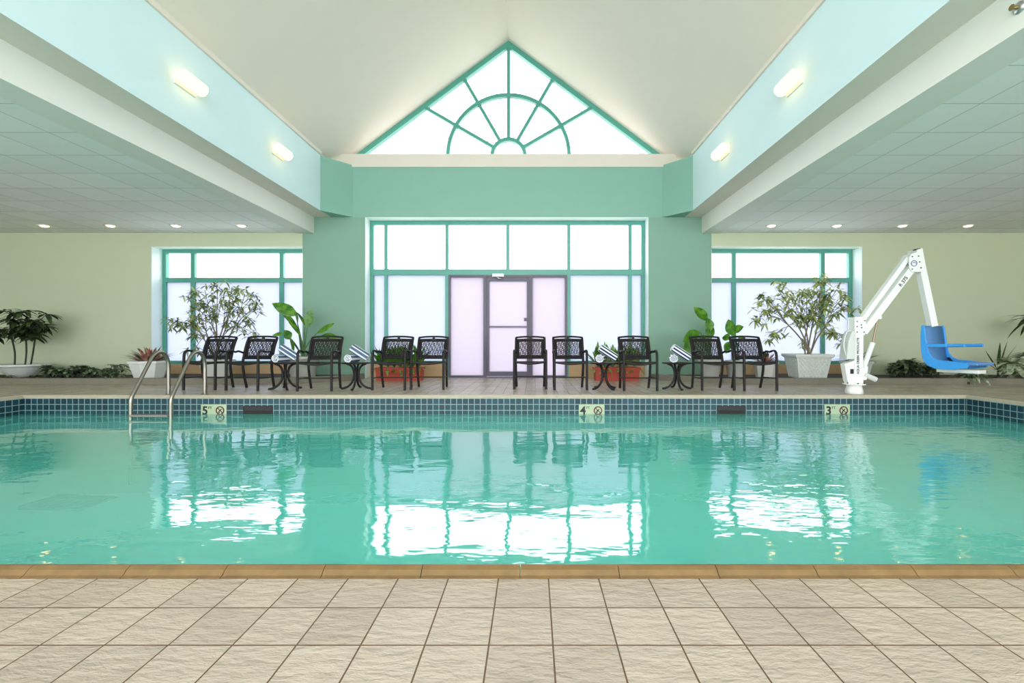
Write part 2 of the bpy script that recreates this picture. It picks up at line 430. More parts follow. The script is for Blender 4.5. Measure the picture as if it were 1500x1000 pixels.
# glazing
def X(px): return (px - PX) / 65.7
def Z(py): return H + (PY - py) / 65.7
def bar(b, x0, x1, z0, z1, y=YG, t=.09, mat=0): b.box(x0, x1, y - t/2, y + t/2, z0, z1, mat)
def window(name, label, loc):
    o = bpy.data.objects.new(name, None); C.objects.link(o); struct(o, label); o.location = loc; return o
def wpart(name, mats, root, fn, y=YG):
    b = MB(); fn(b)
    o = b.build(name, mats, root); o.data.transform(Matrix.Translation(-Vector(root.location))); return o
def side_window(name, label, x0, x1, muls, zs):
    r = window(name, label, ((x0+x1)/2, YG, .30))
    def fr(b):
        bar(b, x0+.008, x0+.085, .30, zs-.008); bar(b, x1-.085, x1-.008, .30, zs-.008); bar(b, x0+.085, x1-.085, zs-.085, zs-.008); bar(b, x0+.085, x1-.085, .30, .37)
    wpart('window_frame', M['teal'], r, fr)
    wpart('transom', M['teal'], r, lambda b: bar(b, x0+.085, x1-.085, Z(413.5), Z(407)))
    for mx in muls: wpart('mullion', M['teal'], r, lambda b: bar(b, mx-.045, mx+.045, .37, zs-.085, t=.08))
    ed = [x0+.085] + list(muls) + [x1-.085]
    for a, c in zip(ed, ed[1:]):
        wpart('frosted_pane', M['frost'], r, lambda b: bar(b, a, c, .36, Z(411), t=.01))
        wpart('clear_pane', M['clear'], r, lambda b: b.add([(a, YG, Z(410)), (c, YG, Z(410)), (c, YG, zs-.08), (a, YG, zs-.08)], [(0,1,2,3)]))
side_window('window_1', 'teal framed window left of the green pillar', WL0, WL1, (X(284), X(413.5)), ZS)
side_window('window_3', 'teal framed window right of the green pillar', WR0, WR1, (X(1074), X(1204)), ZS)
r = window('window_2', 'wide teal framed glazing around the glass door', ((WC0+WC1)/2, YG, .30))
x0, x1, zs = WC0, WC1, ZF0
mu = [X(566), X(655), X(744), X(833), X(922.5)]
def fr(b):
    bar(b, x0+.008, x0+.085, .30, zs-.008); bar(b, x1-.085, x1-.008, .30, zs-.008); bar(b, x0+.085, x1-.085, zs-.09, zs-.008)
    bar(b, x0+.085, X(655), .30, .37); bar(b, X(833), x1-.085, .30, .37)
wpart('window_frame', M['teal'], r, fr)
wpart('transom', M['teal'], r, lambda b: bar(b, x0+.085, x1-.085, Z(403), Z(394.5)))
for i, mx in enumerate(mu):
    zb = Z(394.5) if i == 2 else (0.0 if i in (1, 3) else .37)
    wpart('mullion', M['teal'], r, lambda b: bar(b, mx-.035, mx+.035, zb, zs-.09, t=.08))
ed = [x0+.085] + mu + [x1-.085]
for i, (a, c) in enumerate(zip(ed, ed[1:])):
    wpart('clear_pane', M['clear'], r, lambda b: b.add([(a, YG, Z(396)), (c, YG, Z(396)), (c, YG, zs-.085), (a, YG, zs-.085)], [(0,1,2,3)]))
    if i not in (2, 3): wpart('frosted_pane', M['frost'], r, lambda b: bar(b, a, c, .36, Z(402), t=.01))
r = window('door_1', 'dark framed glass door with frosted sidelights', (X(744), YG, 0))
d0, d1, zt = X(655)+.036, X(833)-.036, Z(403)
def fr(b):
    bar(b, d0, d0+.045, 0, zt, t=.11); bar(b, d1-.045, d1, 0, zt, t=.11); bar(b, d0+.045, d1-.045, zt-.05, zt, t=.11)
    bar(b, X(708.5), X(713), 0, zt-.05, t=.11); bar(b, X(775.5), X(780), 0, zt-.05, t=.11)
    bar(b, d0+.045, X(708.5), 0, .045, t=.11); bar(b, X(780), d1-.045, 0, .045, t=.11); bar(b, X(713), X(775.5), 0, .02, t=.13)
wpart('door_frame', M['dark'], r, fr)
wpart('sidelight_pane', M['frostdoor'], r, lambda b: bar(b, d0+.045, X(708.5), .045, zt-.05, t=.01))
wpart('sidelight_pane', M['frostdoor'], r, lambda b: bar(b, X(780), d1-.045, .045, zt-.05, t=.01))
def leaf_(b):
    z1 = zt - .055
    bar(b, X(713), X(716.8), .025, z1, t=.06); bar(b, X(772), X(775.5), .025, z1, t=.06)
    bar(b, X(716.8), X(772), .025, Z(544), t=.06); bar(b, X(716.8), X(772), Z(412), z1, t=.06); bar(b, X(716.8), X(772), Z(479.4), Z(477.6), t=.05)
wpart('door_leaf', M['dark'], r, leaf_)
wpart('door_pane', M['frostdoor'], r, lambda b: bar(b, X(716.8), X(772), Z(544), Z(412), t=.01))
wpart('lock_case', M['dark'], r, lambda b: b.box(X(767.5), X(773.5), YG-.075, YG-.03, Z(470.5), Z(465.5)))
def closer(b):
    b.box(X(722), X(738.5), YG-.13, YG-.056, Z(406), Z(402.2)); b.tube([(X(728), YG-.09, Z(406)), (X(731), YG-.12, Z(408.5)), (X(736), YG-.06, Z(409))], .012, 6)
wpart('door_closer', M['chrome'], r, closer)

# gable window
r = window('window_4', 'teal framed triangular gable window with fan of spokes', (RX, 10.2, 4.835))
yg = 10.2
def slope(b):
    for s_ in (-1, 1):
        d = Vector((s_ * 1.0, 0, -sl)).normalized(); n = Vector((-sl * s_, 0, -1)).normalized()
        a = Vector((RX, 0, RZ)); L = 4.6
        for off, w, yy, t in ((0.0, .13, yg, .12),):
            q = [a + Vector((0, 0, -off)), a + d*L + Vector((0, 0, -off)), a + d*L + Vector((0, 0, -off - w)), a + Vector((0, 0, -off - w))]
            b.prism([(p.x, p.z) for p in q], yy - t/2, yy + t/2, 'y')
wpart('window_frame', M['teal'], r, slope)
cx, cz, R1, R0 = RX, 4.948, 1.353, .367
def arc(b, R):
    n = 36; w = .04; vs = []; k = 0
    for i in range(n + 1):
        a = -.09 / R + (PI + .18 / R) * i / n
        for rr in (R - w, R + w):
            for yy in (yg - .05, yg + .05): vs.append((cx + rr*math.cos(a), yy, cz + rr*math.sin(a)))
    fs = []
    for i in range(n):
        o = i*4
        fs += [(o, o+4, o+5, o+1), (o+2, o+3, o+7, o+6), (o, o+2, o+6, o+4), (o+1, o+5, o+7, o+3)]
    b.add(vs, fs, 0, False)
wpart('arch_bar', M['teal'], r, lambda b: arc(b, R1)); wpart('arch_bar', M['teal'], r, lambda b: arc(b, R0))
for ang in (-60, -30, 0, 30, 60):
    a = math.radians(ang); d = Vector((math.sin(a), 0, math.cos(a)))
    # length until the sloped frame
    L = (RZ - .1 - cz) / (d.z + sl * abs(d.x))
    n = Vector((d.z, 0, -d.x)) * .035; p0 = Vector((cx, 0, cz)) + d * (R0 + .03); p1 = Vector((cx, 0, cz)) + d * L
    q = [p0 - n, p0 + n, p1 + n, p1 - n]
    wpart('spoke', M['teal'], r, lambda b: b.prism([(p.x, p.z) for p in q], yg - .045, yg + .045, 'y'))
wpart('clear_pane', M['clear'], r, lambda b: b.add([(RX - (RZ-4.835)/sl, yg, 4.835), (RX + (RZ-4.835)/sl, yg, 4.835), (RX, yg, RZ)], [(0, 1, 2)]))

# outside
b = MB(); b.box(-60, 60, 10.3, 70, -.2, -.05); S('ground', b, M['pave'])
for i, (p, q) in enumerate((((560, 178), (960, 214)), ((590, 160), (900, 190)), ((640, 128), (870, 152)))):
    a = at(p[0], p[1], 26) + Vector((-14, 0, 1.2)); c = at(q[0], q[1], 26) + Vector((14, 0, -1.2))
    b = MB(); b.tube([a.lerp(c, t/10) - Vector((0, 0, .6*math.sin(PI*t/10))) for t in range(11)], .022, 6)
    tag(b.build('overhead_wire', M['wire']), ('lowest', 'middle', 'highest')[i] + ' of three faint overhead wires seen through the gable window', 'wire', 'overhead wires outside')

# planter beds along the back wall with a concrete curb
def bed(side):
    if side < 0: path = [(-12.95, 8.47), (-8, 8.47), (-5.6, 8.49), (-4.75, 8.62), (-4.1, 8.95), (-3.72, 9.35), (-3.62, 9.80)]
    else: path = [(12.45, 8.47), (8, 8.47), (4.9, 8.49), (4.0, 8.62), (3.2, 8.95), (2.65, 9.35), (2.52, 9.80)]
    pts = [Vector((x, y, 0)) for x, y in path]; sp = smooth_path(pts, 6)
    b = MB(); vs = []; k = len(sp)
    for i, p in enumerate(sp):
        t = (sp[min(i+1, k-1)] - sp[max(i-1, 0)]).normalized(); n = Vector((-t.y, t.x, 0)) * (1 if side < 0 else -1)
        w = .12
        for off, z in ((0, 0), (0, .105), (.012, .115), (w-.012, .115), (w, .105), (w, 0)): vs.append(p + n*off + Vector((0, 0, z)))
    fs = [(i*6+j, i*6+j+1, (i+1)*6+j+1, (i+1)*6+j) for i in range(k-1) for j in range(5)]
    fs += [tuple(range(6)), tuple(range((k-1)*6, k*6))]
    b.add(vs, fs)
    S('trim_9' if side < 0 else 'trim_10', b, M['curb'])['label'] = 'grey concrete curb of the planting bed'
    b = MB(); vs = [(p.x, p.y + .06, .085) for p in sp] + [(p.x, YG - .05 if abs(p.x) < 8.2 and abs(p.x) > 5.0 else YW, .085) for p in sp]
    b.add(vs, [(i, i+1, k+i+1, k+i) for i in range(k-1)])
    S('floor_bed_left' if side < 0 else 'floor_bed_right', b, M['soil'])
bed(-1); bed(1)
ZSOIL = .085

# ------------------------------------------------------------------ lamps
def sconce(xw, y0, y1, s_, label):
    zc = 4.02; t = thing('wall_sconce', label, 'lamp', (xw, (y0+y1)/2, zc), 0, 'wall sconces on the aqua fascias')
    L = (y1 - y0) / 2
    b = MB(); b.box(min(0, s_*.018), max(0, s_*.018), -L, L, -.087, .087); b.build('backplate', M['white'], t)
    b = MB(); prof = [(.02, -L-.012), (.06, -L-.008), (.080, -L+.004), (.082, -L+.02), (.082, L-.02), (.080, L-.004), (.06, L+.008), (.02, L+.012)]
    Mx = Matrix.Translation((s_*.10, 0, 0)) @ Matrix.Rotation(-PI/2, 4, 'X')
    b.lathe(prof, 24, M=Mx); b.build('glass_shade', M['lamp'], t)
    b = MB(); b.box(min(s_*.018, s_*.03), max(s_*.018, s_*.03), -L*.6, L*.6, -.03, .03); b.build('bracket', M['brass'], t)
sconce(FX0, 5.51, 5.85, 1, 'nearer glowing tube sconce on the left aqua fascia')
sconce(FX0, 7.57, 7.91, 1, 'farther glowing tube sconce on the left aqua fascia')
sconce(FX1, 5.51, 5.85, -1, 'nearer glowing tube sconce on the right aqua fascia')
sconce(FX1, 7.57, 7.91, -1, 'farther glowing tube sconce on the right aqua fascia')
lab = {65: 'leftmost', 162: 'second from left', 258: 'third from left', 354: 'rightmost'}
for px in (65, 162, 258, 354, 1130, 1226, 1322, 1418, 1514):
    left = px < 780
    x = (px - PX) / F * 9.18
    nm = {65: 'leftmost downlight of the four in the left ceiling', 162: 'second downlight from the left in the left ceiling',
          258: 'third downlight from the left in the left ceiling', 354: 'rightmost downlight in the left ceiling, nearest the beam',
          1130: 'downlight in the right ceiling nearest the beam', 1226: 'second downlight from the beam in the right ceiling',
          1322: 'third downlight from the beam in the right ceiling', 1418: 'fourth downlight from the beam in the right ceiling',
          1514: 'downlight in the right ceiling cut by the right frame edge'}[px]
    t = thing('ceiling_downlight', nm, 'lamp', (x, 9.18, ZB), 0, 'recessed ceiling downlights')
    b = MB(); b.lathe([(.075, 0), (.11, -.001), (.112, -.010), (.085, -.016), (.075, -.008)], 24); b.build('trim_ring', M['white'], t)
    b = MB(); b.lathe([(.02, -.034), (.055, -.026), (.074, -.006), (.074, -.002)], 20); b.build('bulb', M['spot'], t)
t = thing('fire_sprinkler', 'small brass sprinkler head on the right white beam near the top corner', 'sprinkler', (3.65, 3.41, 3.30))
Mx = Matrix.Rotation(-PI/2, 4, 'Y')
b = MB(); b.lathe([(.03, 0), (.045, .004), (.043, .012), (.02, .02)], 20, M=Mx); b.build('escutcheon', M['chrome'], t)
b = MB(); b.lathe([(.012, .018), (.012, .04), (.006, .045), (.006, .06), (.022, .061), (.022, .064)], 14, M=Mx); b.build('head', M['brass'], t)

# ------------------------------------------------------------------ pool fittings
def ladder():
    t = thing('pool_ladder', 'stainless steel pool ladder with two curved handrails at the deep end', 'ladder', (-5.19, 6.84, 0))
    for x in (-5.466, -4.92):
        dx = x + 5.19
        arcp = [(6.84, 0), (6.84, .25), (6.835, .46), (6.80, .57), (6.73, .635), (6.65, .645), (6.58, .61), (6.52, .54), (6.36, .285), (6.24, .095), (6.205, .02), (6.195, -.08), (6.195, -.5), (6.195, -1.15)]
        pts = smooth_path([(dx, y - 6.84, z) for y, z in arcp], 5)
        b = MB(); b.tube(pts, .025, 12); h = b.build('handrail', M['steel'], t)
        b = MB(); b.lathe([(.028, 0), (.05, 0), (.05, .008), (.03, .016)], 16, c=(dx, 0, .0)); b.build('escutcheon', M['steel'], h)
    for z in (-.205, -.30, -.60, -.90):
        b = MB(); b.box(-.262, .255, -.70, -.60, z - .012, z + .012); b.build('tread', M['steel'], t, bevel=.004)
ladder()
def marker(px, num, label):
    x = (px - PX) / F * PY1
    t = thing('depth_marker', label, 'pool sign', (x, PY1, -.197), 0, 'depth markers on the waterline tile')
    b = MB(); b.box(-.184, .184, -.006, -.001, -.086, .086); b.build('tile_plate', M['marker'], t)
    R = Matrix.Rotation(PI/2, 4, 'X')
    T = lambda x, z: Matrix.Translation((x, -.008, z)) @ R
    text_part(num, .165, M['ink'], 'numeral', t, T(-.125, -.006), bold=.004)
    text_part('FT', .05, M['ink'], 'lettering', t, T(-.052, .038))
    cxx, r1, r0 = .092, .062, .046; b = MB(); n = 28; vs = []
    for i in range(n):
        a = 2*PI*i/n
        for rr in (r0, r1):
            for yy in (-.0105, -.006): vs.append((cxx + rr*math.cos(a), yy, rr*math.sin(a)))
    fs = []
    for i in range(n):
        o, q = i*4, ((i+1) % n)*4
        fs += [(o, q, q+2, o+2), (o+1, o+3, q+3, q+1), (o, o+1, q+1, q), (o+2, q+2, q+3, o+3)]
    b.add(vs, fs)
    Mr = Matrix.Translation((cxx, -.0085, 0)) @ Matrix.Rotation(PI/4, 4, 'Y'); b.box(-.05, .05, -.002, .002, -.006, .006, M=Mr)
    b.build('prohibition_ring', M['redink'], t)
    b = MB()                                                     # the diver
    b.tube([(cxx-.026, -.008, -.026), (cxx-.004, -.008, -.002), (cxx+.022, -.008, .024)], [.004, .008, .004], 6)
    b.lathe([(.001, -.002), (.009, -.002), (.009, .002), (.001, .002)], 10, M=Matrix.Translation((cxx-.014, -.008, -.03)) @ R)
    b.build('diver_symbol', M['ink'], t)
marker(313.5, '5', 'depth marker tile reading 5 FT beside the ladder')
marker(866.5, '4', 'depth marker tile reading 4 FT below the chairs right of the door')
marker(1226, '3', 'depth marker tile reading 3 FT below the pool lift')
for px0, px1, lb in ((358, 399, 'dark skimmer opening in the waterline tile right of the 5 FT marker'), (1051, 1091, 'dark skimmer opening in the waterline tile left of the 3 FT marker')):
    x0, x1 = (px0-PX)/F*PY1, (px1-PX)/F*PY1; xm = (x0+x1)/2; w = (x1-x0)/2
    t = thing('pool_skimmer', lb, 'pool skimmer', (xm, PY1, -.2), 0, 'skimmer openings in the far pool wall')
    b = MB(); b.box(-w, w, -.012, -.002, -.11, .06); b.build('throat', M['black'], t)
    b = MB(); b.box(-w, w, -.016, -.002, .058, .066); b.box(-w-.008, -w, -.016, -.002, -.11, .066); b.box(w, w+.008, -.016, -.002, -.11, .066); b.build('surround', M['bronze'], t)
    b = MB(); b.box(-w+.02, w-.02, -.018, -.012, -.045, .0); b.build('weir_flap', M['bronze'], t)
t = thing('floor_drain', 'dark square main drain grate on the pool floor at the deep end', 'drain', (-6.3, 6.2, zfloor(-6.3)), math.radians(-6))
b = MB(); b.box(-.46, .46, -.25, .25, .0, .03); b.build('sump_frame', M['black'], t)
b = MB()
for i in range(12): b.box(-.44 + i*.075, -.41 + i*.075, -.24, .24, .03, .045)
b.build('grate', M['bronze'], t)

# ------------------------------------------------------------------ chairs
def make_chair():
    t = thing('patio_chair', '', 'chair'); w = .268
    fx, fy = M['bronze'], M['sling']
    for s_ in (-1, 1):
        b = MB(); b.tube(smooth_path([(s_*w, -.235, 0), (s_*w, -.232, .30), (s_*w, -.225, .56), (s_*w, -.205, .625)], 4), .0215, 8); b.build('leg', fx, t)
        b = MB(); b.tube(smooth_path([(s_*.245, .23, 0), (s_*.25, .185, .16), (s_*.253, .15, .32), (s_*.255, .145, .46)], 4), .0215, 8); b.build('leg', fx, t)
        b = MB(); b.tube(smooth_path([(s_*w, -.208, .618), (s_*w, -.17, .648), (s_*w, -.10, .645), (s_*w, -.02, .625), (s_*.268, .06, .635), (s_*.262, .165, .605)], 5), .022, 8, flat=.75); b.build('armrest', fx, t)
    b = MB()
    def bk(z): return .145 + (z - .46) * .30 + max(0, z - .72) * .25       # lean of the back
    for s_ in (-1, 1):
        b.tube(smooth_path([(s_*.255, bk(z), z) for z in (.46, .56, .66, .76, .84)] + [(s_*.252, bk(.872), .872)], 3), .0215, 8)
    b.tube(smooth_path([(-.252, bk(.872), .872), (-.13, bk(.885)+.012, .884), (0, bk(.885)+.016, .888), (.13, bk(.885)+.012, .884), (.252, bk(.872), .872)], 4), .0165, 8)
    b.tube(smooth_path([(-.25, bk(.835), .835), (0, bk(.835)+.016, .842), (.25, bk(.835), .835)], 6), .011, 8)
    b.box(-.02, .02, bk(.86)-.002, bk(.86)+.022, .835, .885)
    b.tube(smooth_path([(-.25, bk(.505), .505), (0, bk(.505)+.016, .505), (.25, bk(.505), .505)], 6), .013, 8)
    b.build('back_frame', fx, t)
    # woven back panel: solid border and open basket weave
    b = MB()
    def pt(u, z, o=0): return Vector((u, bk(z) + .016*(1 - (u/.25)**2) + o, z))
    def ribbon(pts, hw, axis, th=.0035):
        vs = []
        for p in pts:
            for q in (-1, 1):
                for o in (-th, th):
                    d = Vector((q*hw, 0, 0)) if axis == 'x' else Vector((0, q*hw*.3, q*hw))
                    vs.append(p + d + Vector((0, o, 0)))
        fs = []
        for i in range(len(pts) - 1):
            o = i*4; fs += [(o, o+2, o+6, o+4), (o+1, o+5, o+7, o+3), (o, o+4, o+5, o+1), (o+2, o+3, o+7, o+6)]
        b.add(vs, fs)
    za, zb = .515, .83
    for u in (-.222, .222): ribbon([pt(u, za + (zb-za)*i/6) for i in range(7)], .024, 'x')
    for z, hw in ((.532, .022), (.812, .018)): ribbon([pt(-.24 + .48*i/10, z) for i in range(11)], hw, 'z')
    n = 15
    for i in range(n):
        u = -.196 + .392*i/(n-1); ribbon([pt(u + .006*math.sin(k*1.9 + i*2.4), .545 + .26*k/7, .004*(-1)**(i+k)) for k in range(8)], .0062, 'x')
    m_ = 10
    for j in range(m_):
        z = .56 + .238*j/(m_-1); ribbon([pt(-.2 + .4*k/14, z + .005*math.sin(k*2.1 + j*1.7), .004*(-1)**(j+k)) for k in range(15)], .0058, 'z')
    b.build('backrest', fy, t)
    b = MB(); nx, ny = 10, 6; vs = []
    for zz in (0, -.012):
        for j in range(ny+1):
            for i in range(nx+1):
                u = -.25 + .5*i/nx; v = -.225 + .385*j/ny
                vs.append((u, v, .462 - .022*(1-(u/.25)**2) - .01*j/ny + zz))
    k = (nx+1)*(ny+1); fs = []
    for j in range(ny):
        for i in range(nx):
            a = j*(nx+1)+i; fs += [(a, a+1, a+nx+2, a+nx+1), (k+a, k+a+nx+1, k+a+nx+2, k+a+1)]
    for i in range(nx): fs += [(i, k+i, k+i+1, i+1), (ny*(nx+1)+i, ny*(nx+1)+i+1, k+ny*(nx+1)+i+1, k+ny*(nx+1)+i)]
    b.add(vs, fs, 0, True); b.build('seat', fy, t)
    b = MB()
    for s_ in (-1, 1): b.tube([(s_*.262, -.23, .455), (s_*.255, .15, .445)], .0165, 8)
    b.tube(smooth_path([(-.262, -.23, .455), (0, -.235, .428), (.262, -.23, .455)], 6), .018, 8); b.tube([(-.255, .15, .44), (.255, .15, .44)], .013, 8)
    b.build('seat_frame', fx, t)
    b = MB()
    for s_ in (-1, 1): b.tube([(s_*w, -.23, .20), (s_*.25, .175, .19)], .010, 8)
    b.tube([(-.26, -.04, .195), (.26, -.04, .195)], .010, 8)
    b.build('stretcher', fx, t)
    return t
chair = make_chair(); first = True
CH = [((269, 316.5), 571.0, -2, 'dark woven patio chair in front of the left window, nearest the pool ladder'),
      ((332, 379), 572.0, -3, 'dark woven patio chair second from the ladder, left of the first towel table'),
      ((435.4, 483.5), 572.8, 3, 'dark woven patio chair in front of the left green pillar, between two towel tables'),
      ((545.6, 593.4), 571.5, -1, 'dark woven patio chair right of the second towel table, before the left red planter'),
      ((601.6, 649.4), 570.5, 1, 'dark woven patio chair just left of the glass door'),
      ((752.2, 801), 569.8, 0, 'dark woven patio chair standing before the right side of the glass door'),
      ((811.3, 860), 571.0, 1, 'dark woven patio chair left of the third towel table, by the right door frame'),
      ((913.5, 963.3), 572.4, 0, 'dark woven patio chair before the right red planter, between two towel tables'),
      ((1027, 1075), 572.0, 3, 'dark woven patio chair right of the last towel table'),
      ((1088, 1139), 572.3, 2, 'dark woven patio chair farthest right, nearest the lattice planter')]
for (a, c), y, rz, lb in CH:
    o = chair if first else copy_tree(chair); first = False
    D = F*H/(y - PY); x = ((a+c)/2 - PX)/F*D
    o.location = (x, D + .235, 0); o.rotation_euler = (0, 0, math.radians(rz)); o['label'] = lb; o['group'] = 'patio chairs along the far deck'

# ------------------------------------------------------------------ side tables and towels
def make_table():
    t = thing('side_table', '', 'table')
    b = MB(); b.lathe([(.02, .425), (.21, .425), (.240, .430), (.246, .438), (.242, .447), (.02, .449)], 36); b.build('tabletop', M['bronze'], t)
    for k in range(4):
        a = PI/4 + k*PI/2 + .35; d = Vector((math.cos(a), math.sin(a), 0))
        pr = [(.232, .012), (.19, .022), (.13, .05), (.075, .11), (.043, .19), (.04, .28), (.062, .36), (.11, .41), (.16, .424)]
        b = MB(); b.tube(smooth_path([d*r_ + Vector((0, 0, z)) for r_, z in pr], 4), .0185, 8); leg = b.build('leg', M['bronze'], t)
        b = MB(); b.lathe([(.006, 0), (.02, 0), (.02, .02), (.01, .03)], 10, c=tuple(d*.234)); b.build('foot', M['bronze'], leg)
    b = MB(); b.lathe([(.02, .20), (.034, .20), (.034, .28), (.02, .28)], 14); b.build('collar', M['bronze'], t)
    return t
tab = make_table(); first = True
def make_towel(r, L, fine, name):
    b = MB(); n = 48; vs = []
    ring = lambda y, k: [(k*r*math.cos(2*PI*j/n)*(1+.012*math.sin(j*1.7)), y, k*r*.96*math.sin(2*PI*j/n)) for j in range(n)]
    ys = [-L/2, -L/2+.012, -L/6, L/6, L/2-.012, L/2]; ks = [.93, 1, 1.01, 1.0, 1, .93]
    rows = [ring(y, k) for y, k in zip(ys, ks)]
    if fine: pat = [0, 0, 0, 1, 1, 1]           # fine navy stripes
    else: pat = [0, 0, 0, 0, 2, 2, 2, 2, 2, 0, 0, 1, 2, 2, 2, 2]
    for i in range(len(rows) - 1):
        for j in range(n):
            b.add([rows[i][j], rows[i][(j+1) % n], rows[i+1][(j+1) % n], rows[i+1][j]], [(0, 1, 2, 3)], pat[j % len(pat)], True)
    for y, sg in ((-L/2, -1), (L/2, 1)):             # spiral ends
        kk = [.93, .80, .68, .56, .44, .32, .2, .02]
        for q in range(len(kk) - 1):
            a_, c_ = ring(y + sg*.004*(q % 2), kk[q]), ring(y + sg*.004*((q+1) % 2), kk[q+1])
            for j in range(n): b.add([a_[j], a_[(j+1) % n], c_[(j+1) % n], c_[j]], [(0, 1, 2, 3)], (0, 1, 0, 2)[(q + (1 if j > 18 else 0)) % 4] if q else 0, False)
    return b
TB = [(418, 569.5, False, 'first towel table from the left', 'round dark side table with towels between the second and third chairs from the left'),
      (522, 569.6, False, 'towel table before the left green pillar', 'round dark side table with towels in front of the left green pillar edge'),
      (885, 569.6, True, 'towel table before the right red planter', 'round dark side table with towels in front of the right red planter'),
      (991.5, 569.6, True, 'towel table before the right green pillar', 'round dark side table with towels in front of the right green pillar')]
tow = {}
for px, y, fine, nm, lb in TB:
    o = tab if first else copy_tree(tab); first = False
    D = F*H/(y - PY); x = (px - PX)/F*D
    o.location = (x, D, 0); o.rotation_euler = (0, 0, px*.01); o['label'] = lb; o['group'] = 'side tables between the chairs'
    kind = 'navy-striped towel' if fine else 'slate-banded towel'
    for which in (0, 1):
        key = (fine, which)
        if key not in tow:
            q = make_towel(.07, .31 if which == 0 else .33, fine, '').build('rolled_towel', [M['twhite'], M['tnavy'], M['tslate']]); tow[key] = q
        else:
            q = tow[key].copy(); C.objects.link(q)
        if which == 0:
            q.location = (x - .062, D - .01, .448 + .0695); q.rotation_euler = (0, .4, math.radians(-15 if fine else -7))
        else:
            q.location = (x + .06, D - .0, .448 + .161); q.rotation_euler = (0, .9, 0)
            q.matrix_world = Matrix.Translation((x + .065, D, .6105)) @ Matrix.Rotation(math.radians(33), 4, 'Y') @ Matrix.Rotation(-PI/2, 4, 'Z') @ Matrix.Rotation(.7, 4, 'Y')
        tag(q, ('rolled ' if which == 0 else 'tilted ') + kind + (' lying flat on the ' if which == 0 else ' leaning on another on the ') + nm, 'towel', 'rolled towels on the side tables')

